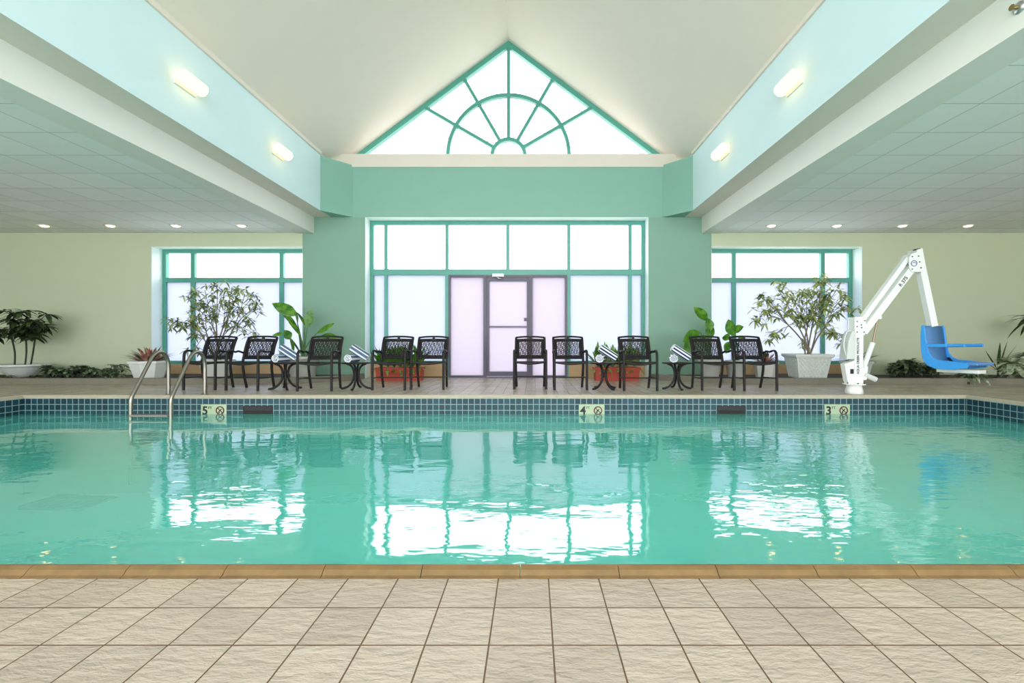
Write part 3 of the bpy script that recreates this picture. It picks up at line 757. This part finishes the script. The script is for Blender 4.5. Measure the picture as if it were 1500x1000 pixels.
# ------------------------------------------------------------------ pool lift
def lift():
    D0 = 7.02; k = D0 / F
    base = Vector(((1251 - PX)*k, D0, 0))
    t = thing('pool_lift', 'white pool access lift with angled arm and blue hanging seat', 'pool lift', tuple(base))
    def q(px, py, dy=0): return Vector(((px - 1251)*k, dy, H - (py - PY)*k))
    W = M['lift']
    b = MB(); b.lathe([(.115, 0), (.12, .01), (.118, .05), (.10, .12), (.105, .135)], 24); b.build('base_socket', W, t)
    b = MB(); b.lathe([(.02, .136), (.15, .136), (.15, .155), (.02, .155)], 24)
    for i in range(6): a = i*PI/3 + .3; b.lathe([(.012, .155), (.012, .172)], 6, 1, c=(.13*math.cos(a), .13*math.sin(a), 0), smooth=False)
    b.build('flange', [W, M['black']], t)
    p0, p1 = q(1247.6, 561), q(1260.6, 465)
    b = MB(); b.box(p0.x, p1.x, -.065, .065, .155, p1.z); mast = b.build('post', W, t, bevel=.008)
    b = MB(); b.prism([(q(1248, 528).x, q(0, 528).z), (q(1234, 533).x, q(0, 533).z), (q(1238, 556).x, q(0, 556).z), (q(1240, 561.5).x, q(0, 561.5).z), (q(1248, 561.5).x, q(0, 561.5).z)], -.05, .05); b.build('gusset', W, t)
    b = MB(); b.box(q(1242, 0).x, q(1247, 0).x, -.054, -.051, q(0, 547).z, q(0, 540).z); b.build('warning_label', M['ink'], t)
    b = MB(); b.prism([(q(1234.5, 0).x, q(0, 526).z), (q(1247.4, 0).x, q(0, 526).z), (q(1247.4, 0).x, q(0, 486).z), (q(1243, 0).x, q(0, 484).z), (q(1237, 0).x, q(0, 500).z)], -.09, .09); b.build('battery_cover', M['liftgrey'], t, bevel=.012)
    b = MB(); b.tube(smooth_path([q(1236, 522, -.06), q(1232, 505, -.06), q(1236, 487, -.06), q(1242, 484, -.06)], 5), .012, 8); b.build('cable', M['liftgrey'], t)
    b = MB(); b.prism([(q(*p).x, q(*p).z) for p in ((1246.6, 491), (1246.6, 464.5), (1263, 464.5), (1263, 484), (1261, 491))], -.08, -.066)
    b.prism([(q(*p).x, q(*p).z) for p in ((1246.6, 491), (1246.6, 464.5), (1263, 464.5), (1263, 484), (1261, 491))], .066, .08)
    R = Matrix.Rotation(PI/2, 4, 'X')
    def bolt(b, px, py, y, r=.009): b.lathe([(r, 0), (r, .008), (r*.5, .010)], 8, 1, M=Matrix.Translation(q(px, py, y)) @ R)
    for px, py in ((1250, 471), (1261, 470), (1250, 478.5), (1256, 476), (1250, 486.5), (1260, 486.5), (1256.5, 480)): bolt(b, px, py, -.08)
    b.build('pivot_bracket', [W, M['black']], t)
    T = Matrix.Translation(q(1252.4, 521, -.067)) @ Matrix.Rotation(-PI/2, 4, 'Y') @ R
    text_part('AQUA CREEK PRODUCTS', .048, M['ink'], 'lettering', mast, T, bold=.001)
    def beam(name, a, c, hw, dep, mat=W, par=t, cap=True):
        a, c = q(*a), q(*c); d = (c - a).normalized(); n = Vector((-d.z, 0, d.x)) * hw
        b = MB(); b.prism([((a-n).x, (a-n).z), ((c-n).x, (c-n).z), ((c+n).x, (c+n).z), ((a+n).x, (a+n).z)], -dep, dep); return b.build(name, mat, par, bevel=.006)
    beam('link_arm', (1263.5, 466), (1328, 378), .036, .045)
    arm = beam('main_arm', (1262, 487), (1335, 391), .052, .06)
    a, c = q(1317, 415), q(1318, 414)
    ang = math.atan2(q(0, 391).z - q(0, 487).z, q(1335, 0).x - q(1262, 0).x)
    T = Matrix.Translation(q(1318.5, 413, -.062)) @ Matrix.Rotation(-ang, 4, 'Y') @ R
    text_part('R 375', .075, M['ink'], 'lettering', arm, T, bold=.001)
    pl = [(1325.5, 377.5), (1329, 373), (1336, 371), (1337, 367), (1344.5, 365), (1349, 392), (1345, 398.5), (1338, 399.5), (1329, 399), (1326, 394)]
    b = MB(); P = [(q(*p).x, q(*p).z) for p in pl]; b.prism(P, -.085, -.065); b.prism(P, .065, .085)
    for px, py in ((1329.5, 377.3), (1338.5, 376.5), (1340, 385), (1342, 393.3), (1329.3, 395.5)): bolt(b, px, py, -.085)
    elb = b.build('elbow_plate', [W, M['black']], t)
    b = MB(); cc = q(1332, 387, -.0875); pts = [cc + Vector((.043*math.cos(a_), 0, .043*math.sin(a_))) for a_ in [2*PI*i/20 for i in range(21)]]
    b.tube(pts, .005, 6); pts2 = [cc + Vector((.018*math.cos(a_), 0, .018*math.sin(a_))) for a_ in [PI*i/10 for i in range(11)]]; b.tube(pts2, .004, 6); b.build('round_emblem', M['blueink'], elb)
    beam('hanger_mast', (1343, 367), (1366, 478), .05, .05)
    b = MB(); b.tube([q(1343, 366), q(1342.7, 364.4)], .045, 12); b.build('mast_cap', M['black'], t)
    # actuator
    b = MB(); b.tube([q(1265.5, 537, 0), q(1278.5, 502, 0)], .036, 14); b.build('actuator_body', W, t)
    b = MB(); b.tube([q(1278.5, 502, 0), q(1285.5, 467, 0)], .014, 10); b.build('actuator_rod', M['rod'], t)
    b = MB(); b.lathe([(.028, -.05), (.028, .05)], 12, M=Matrix.Translation(q(1286, 465, 0)) @ R); b.build('rod_end', W, t)
    b = MB(); b.prism([(q(*p).x, q(*p).z) for p in ((1257, 556), (1263, 534), (1268, 537), (1266, 556))], -.05, .05); b.build('actuator_bracket', W, t)
    b = MB(); b.tube([q(1263, 548, -.02), q(1281, 555.5, -.02)], .042, 14); b.build('motor_housing', M['liftgrey'], t)
    # seat, turned towards the pool
    seat = bpy.data.objects.new('seat', None); C.objects.link(seat); seat.parent = t
    s0 = q(1368, 0); seat.location = (s0.x, -.02, .44); seat.rotation_euler = (0, 0, math.radians(-66))
    hw = .26
    # local: x forward, y across, z up
    prof = [(-.02, .60), (.0, .40), (.015, .22), (.04, .10), (.09, .035), (.17, .01), (.30, .012), (.46, .03), (.50, .02)]
    pts = smooth_path([(x, 0, z) for x, z in prof], 4); b = MB(); vs = []
    for p in pts:
        tp = 1 - .10*max(0, (p.z - .3)/.3)
        for y in (-hw*tp, hw*tp): vs.append((p.x, y, p.z))
    k2 = len(pts)
    nrm = []
    for i, p in enumerate(pts):
        d = (pts[min(i+1, k2-1)] - pts[max(i-1, 0)]).normalized(); nrm.append(Vector((d.z, 0, -d.x)))
    for i, p in enumerate(pts):
        tp = 1 - .10*max(0, (p.z - .3)/.3)
        for y in (-hw*tp, hw*tp): vs.append(Vector((p.x, y, p.z)) + nrm[i]*.025)
    n2 = 2*k2; fs = []
    for i in range(k2-1):
        a_ = 2*i; fs += [(a_, a_+2, a_+3, a_+1), (n2+a_, n2+a_+1, n2+a_+3, n2+a_+2), (a_, n2+a_, n2+a_+2, a_+2), (a_+1, a_+3, n2+a_+3, n2+a_+1)]
    fs += [(0, 1, n2+1, n2), (n2-2, 2*n2-2, 2*n2-1, n2-1)]
    b.add(vs, fs, 0, True); b.build('shell', M['bluepad'], seat)
    side = [(-.045, .60), (-.02, .615), (.0, .58), (.012, .45), (.03, .30), (.055, .19), (.10, .115), (.17, .085), (.30, .075), (.48, .055), (.52, .03), (.50, -.02), (.36, -.045), (.22, -.05), (.12, -.04), (.03, .0), (-.03, .10), (-.05, .25), (-.055, .45)]
    for s_ in (-1, 1):
        b = MB(); y0 = s_*hw; b.prism(side, min(y0, y0+s_*.03), max(y0, y0+s_*.03)); b.build('side_shell', M['blue'], seat, bevel=.008)
    for s_ in (-1, 1):
        b = MB(); y0 = s_*(hw+.03); b.box(0, .27, min(y0, y0-s_*.06), max(y0, y0-s_*.06), .275, .325); b.tube([(.27, y0 - s_*.027, .30), (.46, y0 - s_*.027, .305)], .026, 8); b.build('armrest', M['blue'], seat, bevel=.006)
    b = MB(); b.box(.46, .60, -hw+.03, hw-.03, .02, .06); b.build('leg_rest', M['bluepale'], seat, bevel=.012)
    b = MB(); b.box(.06, .56, -.10, .10, -.10, -.048); b.build('seat_bracket', W, seat, bevel=.006)
    b = MB(); b.tube(smooth_path([(.06, -.20, .10), (.12, -.10, .045), (.2, .02, .035), (.14, .16, .05), (.07, .21, .11)], 5), .02, 8, flat=.5); b.build('lap_belt', M['black'], seat)
    return t
lift()

# ------------------------------------------------------------------ plants
def ring_dirs(n, elev0, elev1, rnd):
    for i in range(n):
        a = 2*PI*i*.618 + rnd.uniform(-.3, .3); e = rnd.uniform(elev0, elev1)
        yield Vector((math.cos(a)*math.cos(e), math.sin(a)*math.cos(e), math.sin(e)))
def pot_lathe(t, prof, mat, n=24, rot=0, smooth=True, soil=None, name='pot', decor=None):
    b = MB(); b.lathe(prof, n, rot=rot, smooth=smooth); p = b.build(name, mat, t)
    if soil: b = MB(); b.lathe([(soil[0]*.1, soil[1]), (soil[0], soil[1]-.005)], 20); b.build('soil', M['soil'], t)
    return p
def place(px, D, z=ZSOIL): return Vector(((px - PX)/F*D, D, z))

# far left: dark-leaved tree in a wide white bowl
def dark_tree():
    rnd = random.Random(3); D = 9.15; o = place(33, D)
    t = thing('potted_tree', 'dark-leaved tree with three thin trunks in a wide white bowl at the far left', 'plant', tuple(o))
    pot_lathe(t, [(.15, 0), (.19, .02), (.27, .10), (.34, .19), (.36, .215), (.395, .22), (.395, .255), (.36, .262), (.34, .235), (.02, .23)], M['potwhite'], 28)
    tops = []
    for dx, lean in ((-.16, -.06), (.05, .02), (.16, .10)):
        b = MB(); p = [(dx, 0, .22), (dx + lean*.3, .02, .5), (dx+lean, 0, .82), (dx+lean*1.6, 0, 1.15)]
        b.tube(smooth_path(p, 4), [.014]*13, 8); b.build('trunk', M['stemdark'], t); tops.append(Vector(p[-1]))
    b = MB()
    for k in range(30):
        tp = rnd.choice(tops); h = Vector((rnd.gauss(0, .24), rnd.gauss(0, .17), rnd.uniform(-.28, .26)))
        c = Vector((.0, 0, 1.06)) + h; br = tp.lerp(c, .1) - Vector((0, 0, .25))
        b.tube([br, br.lerp(c, .6) + Vector((0, 0, .02)), c], .006, 5, 1)
        for d in ring_dirs(9, -.35, .6, rnd): b.leaf(c, d, rnd.uniform(.20, .32), .085, rnd.uniform(.25, .6), 5)
    b.build('foliage', [M['lf_dark'], M['stemdark']], t)
dark_tree()

def ground_cover(name, label, px0, px1, D0, D1, hgt, n, mat, L, Wd, kind, seed, cat='ground cover'):
    rnd = random.Random(seed); b = MB()
    for i in range(n):
        D = rnd.uniform(D0, D1); px = rnd.uniform(px0, px1); c = place(px, D)
        h = hgt * rnd.uniform(.35, 1) * (.85 + .15*math.sin(px*.13 + seed))
        top = c + Vector((rnd.gauss(0, .02), rnd.gauss(0, .02), h)); b.tube([c, top], .004, 4, 1)
        for d in ring_dirs(6, -.2, .7, rnd): b.leaf(top, d, L*rnd.uniform(.7, 1.15), Wd, rnd.uniform(.2, .6), 4)
    o = b.build(name, [mat, M['stemdark']]); tag(o, label, cat, kind=kind); return o
ground_cover('ground_cover', 'low dark green ground cover along the left planting bed', 66, 140, 8.66, 9.1, .24, 150, M['lf_ground'], .12, .06, 'stuff', 5)
ground_cover('ground_cover', 'dense mottled green ground cover in the right planting bed behind the lift', 1303, 1376, 8.72, 9.3, .36, 190, M['lf_ground'], .13, .065, 'stuff', 11)

def tuft(name, label, px, D, n, L, Wd, e0, e1, droop, mats, seed, parent=None, z=None, base_r=.03, group=None, cat='plant', stemh=.0):
    rnd = random.Random(seed); o = place(px, D) if parent is None else Vector((0, 0, z))
    t = thing(name, label, cat, tuple(o), 0, group) if parent is None else parent
    org = Vector((0, 0, 0)) if parent is None else o
    b = MB()
    for i, d in enumerate(ring_dirs(n, e0, e1, rnd)):
        p = org + Vector((d.x*base_r, d.y*base_r, stemh*rnd.random())); l_ = L*rnd.uniform(.7, 1.1)
        b.leaf(p, d, l_, Wd*rnd.uniform(.8, 1.15), droop*rnd.uniform(.6, 1.3), 6, (i % len(mats)), peak=.4)
    b.build('foliage', mats, t)
    b = MB(); b.tube([org, org + Vector((0, 0, max(.05, stemh)))], base_r*.6, 8); b.build('stem', M['stemdark'], t)
    return t
tuft('leafy_plant', 'dark trailing plant at the foot of the white bowl, far left', 45, 8.72, 16, .30, .06, .05, .9, .6, [M['lf_dark']], 21, base_r=.04)
tuft('leafy_plant', 'dark low plant under the left edge of the white bowl', 3, 8.75, 12, .26, .06, .05, .6, .5, [M['lf_dark']], 22, base_r=.03)
rr = random.Random(9)
t = thing('leafy_plant', 'taller dark curled-leaf plant at the right end of the left ground cover', 'plant', tuple(place(162, 8.80)))
b = MB()
for i in range(20):
    tp = Vector((rr.gauss(0, .11), rr.gauss(0, .06), rr.uniform(.06, .27))); b.tube([(0, 0, 0), tp*.6 + Vector((0, 0, .03)), tp], .005, 5, 1)
    for d in ring_dirs(6, -.3, .6, rr): b.leaf(tp, d, .12, .055, .5, 4)
b.build('foliage', [M['lf_ground'], M['stemdark']], t)
b = MB(); b.tube([(0, 0, -.02), (0, 0, .06)], .012, 6); b.build('stem', M['stemdark'], t)

# bromeliads in white pots
def faceted_pot(t, r0, r1, h, n, rot, mat, rim=.02):
    b = MB(); b.lathe([(r0, 0), (r0*1.02, .01), (r1, h-.05), (r1+rim, h-.05), (r1+rim, h), (r1-.02, h), (r1-.03, h-.03), (.02, h-.035)], n, rot=rot, smooth=False); return b.build('pot', mat, t, bevel=.006)
o = place(219, 9.0); t = thing('potted_bromeliad', 'pink and green bromeliad in a white faceted pot behind the pool ladder', 'plant', tuple(o))
faceted_pot(t, .24, .325, .335, 8, .2, M['potwhite'])
tuft('', '', 0, 0, 90, .40, .048, .45, 1.4, .22, [M['lf_red'], M['lf_redgreen'], M['lf_red']], 31, parent=t, z=.30, base_r=.13)
o = place(1121, 9.0); t = thing('potted_bromeliad', 'red spiky bromeliad in a pale pot behind the rightmost chair', 'plant', tuple(o))
faceted_pot(t, .17, .22, .32, 8, .3, M['potgrey'])
tuft('', '', 0, 0, 56, .32, .045, .4, 1.4, .22, [M['lf_red'], M['lf_dark']], 33, parent=t, z=.29, base_r=.09)
o = place(1254, 9.1); t = thing('potted_bromeliad', 'pink bromeliad in a white pot behind the pool lift post', 'plant', tuple(o))
faceted_pot(t, .20, .27, .33, 8, .1, M['potwhite'])
tuft('', '', 0, 0, 70, .44, .05, .25, 1.3, .3, [M['lf_red'], M['lf_dark'], M['lf_redgreen']], 35, parent=t, z=.31, base_r=.10)

# slender shrubs before the windows
def crown_tree(name, label, px, D, crowns, mats, L, Wd, seed, stemmat, potfn, zbase):
    rnd = random.Random(seed); o = place(px, D); t = thing(name, label, 'plant', tuple(o)); potfn(t)
    b = MB(); groups = {}
    cl = sorted([at(cx_, cy_, D + rnd.uniform(-.25, .2)) - o for cx_, cy_ in crowns], key=lambda v: v.x)
    ns = 8; per = max(1, math.ceil(len(cl) / ns))
    for i in range(0, len(cl), per):
        grp = cl[i:i+per]; m_ = sum(grp, Vector()) / len(grp); sb = MB()
        b0 = Vector((rnd.uniform(-.10, .10), rnd.uniform(-.08, .08), zbase)); fork = b0.lerp(m_, .55) + Vector((0, 0, .12)) + Vector((-.25*m_.x*.3, 0, 0))
        sb.tube(smooth_path([b0, b0.lerp(fork, .5) + Vector((rnd.uniform(-.03, .03), 0, .05)), fork], 4), [.014]*9, 7)
        for c in grp:
            mid = fork.lerp(c, .5) + Vector((rnd.uniform(-.05, .05), 0, .06)); sb.tube(smooth_path([fork, mid, c], 4), .0065, 6)
        sb.build('stem', stemmat, t)
        for c in grp:
            for s2 in range(4):
                cc = c + Vector((rnd.gauss(0, .07), rnd.gauss(0, .08), rnd.gauss(0, .065)))
                for d in ring_dirs(8, -.7, .9, rnd): b.leaf(cc, d, L*rnd.uniform(.7, 1.2), Wd, rnd.uniform(.2, .5), 4, rnd.randrange(len(mats)))
    b.build('foliage', mats, t); return t
def square_pot(side, h, rot, mat, lattice=False):
    def fn(t):
        r1 = side/math.sqrt(2); r0 = r1*.76
        b = MB(); b.lathe([(r0, 0), (r0*1.01, .02), (r1*.95, h-.07), (r1*1.02, h-.07), (r1*1.06, h-.035), (r1*1.06, h), (r1*.94, h), (r1*.9, h-.05), (.02, h-.06)], 4, rot=rot, smooth=False)
        p = b.build('pot', mat, t, bevel=.008)
        if lattice:
            b = MB()
            for f in range(4):
                a0 = rot + f*PI/2; c0 = Vector((math.cos(a0), math.sin(a0), 0)); c1 = Vector((math.cos(a0+PI/2), math.sin(a0+PI/2), 0)); nn = (c0 + c1).normalized()
                def fp(u, v):
                    R_ = r0 + (r1*.95 - r0)*v; return (c0*R_).lerp(c1*R_, u) + nn*.002 + Vector((0, 0, .02 + v*(h-.09)))
                for i in range(-3, 8):
                    for sgn in (1, -1):
                        u0 = i/8 if sgn > 0 else i/8 + .5; seg = []
                        for kk in range(9):
                            v = kk/8; u = u0 + sgn*v*.5 + (0 if sgn > 0 else 0)
                            if .03 <= u <= .97: seg.append(fp(u, v))
                        if len(seg) > 1: b.tube(seg, .009, 5)
                if f == 2 or f == 3:
                    cen = fp(.5, .62); e1 = (c1 - c0).normalized()
                    b.tube([cen + nn*.01 + e1*(.07*math.cos(a_)) + Vector((0, 0, .07*math.sin(a_))) for a_ in [PI + PI*j/8 for j in range(9)]], .009, 6)
                    b.tube([cen + nn*.012 + e1*(.045*math.cos(a_)) + Vector((0, 0, .045*math.sin(a_) + .03)) for a_ in [2*PI*j/10 for j in range(9)]], .007, 6)
            b.build('lattice_relief', mat, p)
    return fn
LW = [(276, 434), (284, 441), (288, 452), (280, 470), (270, 476), (262, 483), (286, 466), (284, 490), (290, 483), (300, 425), (310, 437), (318, 420), (324, 430), (330, 443), (312, 455), (303, 468), (322, 460), (336, 452),
      (340, 420), (350, 426), (358, 432), (366, 440), (372, 452), (358, 456), (348, 448), (366, 470), (372, 488), (360, 490), (352, 470), (340, 478), (330, 478), (310, 484), (268, 472), (257, 470), (378, 452), (294, 470), (345, 438), (300, 448), (336, 430), (316, 446), (290, 428), (285, 512)]
crown_tree('slender_shrub', 'airy shrub with narrow drooping leaves before the left window', 318, 9.35, LW, [M['lf_weep'], M['lf_weep'], M['lf_lime']], .15, .038, 41, M['bark'], square_pot(.50, .34, PI/4 + .3, M['potgrey']), .30)
RW = [(1117, 436), (1115, 452), (1112, 460), (1126, 440), (1140, 424), (1152, 430), (1160, 438), (1166, 450), (1158, 456), (1150, 455), (1172, 428), (1182, 432), (1180, 452), (1190, 440), (1196, 414), (1204, 410), (1200, 424), (1206, 434), (1210, 446), (1205, 455), (1215, 428), (1226, 424), (1238, 434), (1242, 446), (1240, 452), (1228, 456), (1216, 462), (1192, 466), (1208, 474), (1222, 482), (1214, 484), (1168, 464), (1176, 470), (1148, 487), (1130, 494), (1135, 450), (1144, 440), (1175, 508), (1230, 500), (1200, 444), (1186, 456), (1128, 464)]
crown_tree('slender_shrub', 'airy yellow-green shrub in the square lattice planter before the right window', 1182, 9.05, RW, [M['lf_lime'], M['lf_lime'], M['lf_weep']], .15, .046, 43, M['bark'], square_pot(.66, .47, PI/4 - .14, M['potwhite'], True), .42)

# bird-of-paradise plants with broad paddle leaves
def paddle_plant(label, px, D, leaves, seed, potr, poth, mat=None):
    rnd = random.Random(seed); o = place(px, D); t = thing('bird_of_paradise', label, 'plant', tuple(o))
    pot_lathe(t, [(potr*.72, 0), (potr*.74, .01), (potr*.96, poth-.06), (potr*1.05, poth-.055), (potr*1.05, poth), (potr*.95, poth), (potr*.9, poth-.04), (.02, poth-.05)], M['potgrey'], 28)
    for (bx, by), (tx, ty), wd, dy in leaves:
        p0 = at(bx, by, D + dy) - o; p1 = at(tx, ty, D + dy*1.4) - o; base = Vector((rnd.uniform(-.06, .06), rnd.uniform(-.05, .05), poth - .05))
        st = MB(); st.tube(smooth_path([base, base.lerp(p0, .55) + Vector((0, 0, .05)), p0], 5), [.013 - .0006*i for i in range(11)], 7); st.build('stalk', M['stemgreen'], t)
        b = MB(); d = p1 - p0; L = d.length; sd = d.cross(Vector((.25, 1, .15))).normalized() if True else None
        sd = (sd + Vector((0, .55*rnd.choice((-1, 1)), 0))).normalized()
        b.leaf(p0, d + Vector((0, 0, .12*L)), L*1.02, wd, .12, 10, fold=.28, side=sd, peak=.42); b.build('leaf', M['lf_bird'], t)
paddle_plant('bird of paradise with broad bright leaves beside the left green pillar', 444, 9.15,
             [((434, 462), (397, 443), .24, -.1), ((438, 486), (403, 449), .21, .0), ((440, 492), (421, 470), .16, -.12), ((436, 474), (430, 450), .12, .1), ((447, 478), (433, 455), .12, .15), ((450, 480), (455, 450), .16, 0), ((464, 488), (491, 472), .14, -.1), ((470, 492), (494, 494), .16, .05), ((425, 497), (416, 482), .17, .1), ((424, 494), (429, 516), .18, -.1), ((415, 488), (399, 491), .09, .1)], 51, .30, .42)
paddle_plant('bird of paradise with arching leaf against the right green pillar', 1040, 9.15,
             [((1036, 470), (1015, 448), 0.20, -.05), ((1041, 484), (1036, 464), 0.18, .05), ((1042, 496), (1041, 470), 0.23, .1), ((1026, 487), (1002, 500), 0.27, -.15), ((1020, 486), (1004, 516), 0.23, 0), ((1030, 490), (1036, 505), 0.18, -.2)], 53, .22, .36)
paddle_plant('small bird of paradise seen over the rightmost chairs before the right window', 1078, 9.15,
             [((1076, 492), (1066, 465), 0.26, -.1), ((1076, 486), (1090, 478), 0.19, .0), ((1070, 496), (1058, 494), 0.18, -.1), ((1082, 494), (1092, 498), 0.14, -.1), ((1070, 500), (1064, 516), 0.19, 0)], 55, .20, .34)

# red planter boxes under the glazing
def red_box(label, x0, x1, y0, y1, h, rz, seed, pal, k=1.0):
    rnd = random.Random(seed); cx_, cy_ = (x0+x1)/2, (y0+y1)/2; w, d = (x1-x0)/2, (y1-y0)/2
    t = thing('planter_box', label, 'planter', (cx_, cy_, 0), rz)
    b = MB()
    b.prism([(-w*.96, 0), (w*.96, 0), (w, h), (-w, h)], -d, d); b.box(-w-.015, w+.015, -d-.015, -d+.02, h-.04, h+.004); b.box(-w-.015, w+.015, d-.02, d+.015, h-.04, h+.004); b.box(-w-.015, -w+.02, -d, d, h-.04, h+.004); b.box(w-.02, w+.015, -d, d, h-.04, h+.004)
    b.build('box', M['potred'], t)
    b = MB(); b.box(-w+.021, w-.021, -d+.021, d-.021, h-.02, h+.002); b.build('soil', M['soil'], t)
    n = int(w*2/.13)
    for i in range(n):
        p = Vector((-w + .08 + (2*w-.16)*i/max(1, n-1), rnd.uniform(-d*.4, d*.4), h)); b = MB()
        for d_ in ring_dirs(20, .8, 1.5, rnd): b.leaf(p, d_, k*rnd.uniform(.40, .62), .10, rnd.uniform(.08, .28), 5, rnd.randrange(len(pal)))
        for d_ in ring_dirs(5, -.2, .2, rnd): b.leaf(p + Vector((0, -d*.5, 0)), d_, rnd.uniform(.16, .26), .06, .6, 5, rnd.randrange(len(pal)))
        b.build('foliage', pal, t)
red_box('long red planter box with green foliage behind the chairs left of the door', (551-PX)/F*9.3, (618-PX)/F*9.3, 9.25, 9.52, .265, 0, 61, [M['lf_fresh'], M['lf_bird']])
red_box('long red planter box with green foliage behind the towel table right of the door', (871-PX)/F*9.3, (936-PX)/F*9.3, 9.22, 9.50, .27, 0, 63, [M['lf_fresh'], M['lf_fresh'], M['lf_weep']])

# right planting bed
tuft('spider_plant', 'arching striped spider plant below the blue lift seat', 1426, 8.62, 64, .40, .06, .35, 1.1, .75, [M['lf_pale'], M['lf_ground']], 71, base_r=.06, stemh=.10)
tuft('leafy_plant', 'dark low plant between the spider plant and the pale variegated one', 1444, 8.95, 18, .24, .06, .1, .8, .6, [M['lf_dark']], 72)
t = thing('variegated_plant', 'pale variegated broad-leaved plant at the right edge of the bed', 'plant', tuple(place(1484, 8.62)))
rr = random.Random(73); b = MB()
for i in range(11):
    tp = Vector((rr.gauss(0, .10), rr.gauss(0, .06), rr.uniform(.12, .42))); b.tube([(0, 0, 0), tp], .007, 5, 1)
    for d in ring_dirs(9, -.2, .8, rr): b.leaf(tp, d, rr.uniform(.24, .34), .12, rr.uniform(.3, .6), 6)
b.build('foliage', [M['lf_pale'], M['stemgreen']], t)
b = MB(); b.tube([(0, 0, -.02), (0, 0, .1)], .014, 6); b.build('stem', M['stemgreen'], t)
t = thing('spiky_dracaena', 'long dark spear-leaved plant leaning left from behind the variegated plant', 'plant', tuple(place(1462, 9.3)))
b = MB(); rr = random.Random(75)
for tx, ty in ((1443, 512), (1445, 531), (1452, 540), (1465, 500), (1490, 503), (1498, 520), (1476, 498)):
    p = Vector((0, 0, .12)); q_ = at(tx, ty, 9.15) - place(1462, 9.3); b.leaf(p, q_ - p, (q_-p).length, .05, .02, 6, side=Vector((0, 1, .3)) if tx < 1460 else None, fold=.05)
b.build('foliage', M['lf_dark'], t)
b = MB(); b.tube([(0, 0, -.02), (0, 0, .16)], .016, 6); b.build('stem', M['stemdark'], t)
t = thing('tall_palm', 'tall dark palm cut by the right edge of the photo', 'plant', tuple(place(1517, 9.05)))
b = MB(); b.tube(smooth_path([(0, 0, 0), (.04, 0, .5), (-.02, 0, .95), (-.03, 0, 1.15)], 4), .02, 8); b.build('trunk', M['bark'], t)
b = MB(); rr = random.Random(77)
for hz, nn in ((1.15, 24), (.45, 16)):
    for d in ring_dirs(nn, -.15, .8, rr): b.leaf((-.03 if hz > 1 else .02, 0, hz), d, rr.uniform(.42, .56), .075, rr.uniform(.4, .7), 6)
b.build('foliage', M['lf_dark'], t)

# ------------------------------------------------------------------ daylight
w = bpy.data.worlds.new('overcast_sky'); bpy.context.scene.world = w; w.use_nodes = True
nt = w.node_tree; nt.nodes.clear()
out = nt.nodes.new('ShaderNodeOutputWorld'); bg = nt.nodes.new('ShaderNodeBackground')
tc = nt.nodes.new('ShaderNodeTexCoord'); sp = nt.nodes.new('ShaderNodeSeparateXYZ'); nt.links.new(tc.outputs['Generated'], sp.inputs[0])
mr = nt.nodes.new('ShaderNodeMapRange'); mr.inputs['From Min'].default_value = -.3; mr.inputs['From Max'].default_value = .3
mr.inputs['To Min'].default_value = SKY_BACK; mr.inputs['To Max'].default_value = SKY_FRONT; nt.links.new(sp.outputs[1], mr.inputs['Value'])
bg.inputs[0].default_value = (.94, .97, 1.0, 1); nt.links.new(mr.outputs[0], bg.inputs[1]); nt.links.new(bg.outputs[0], out.inputs[0])

cam = bpy.data.cameras.new('camera'); co = bpy.data.objects.new('camera', cam); C.objects.link(co)
cam.sensor_width = 36; cam.sensor_fit = 'HORIZONTAL'; cam.lens = 36 * F / 1500; cam.shift_x = (750 - PX) / 1500
cam.clip_start = .02; co.location = (0, 0, H); co.rotation_euler = (PI/2, 0, 0)
sc = bpy.context.scene; sc.camera = co
sc.view_settings.view_transform = 'Standard'; sc.view_settings.look = 'None'; sc.view_settings.gamma = 1; sc.view_settings.use_curve_mapping = False
sc.view_settings.exposure = EXPO
cy = sc.cycles; cy.use_denoising = True; cy.max_bounces = 10; cy.diffuse_bounces = 6; cy.glossy_bounces = 4; cy.transparent_max_bounces = 16; cy.sample_clamp_indirect = 6
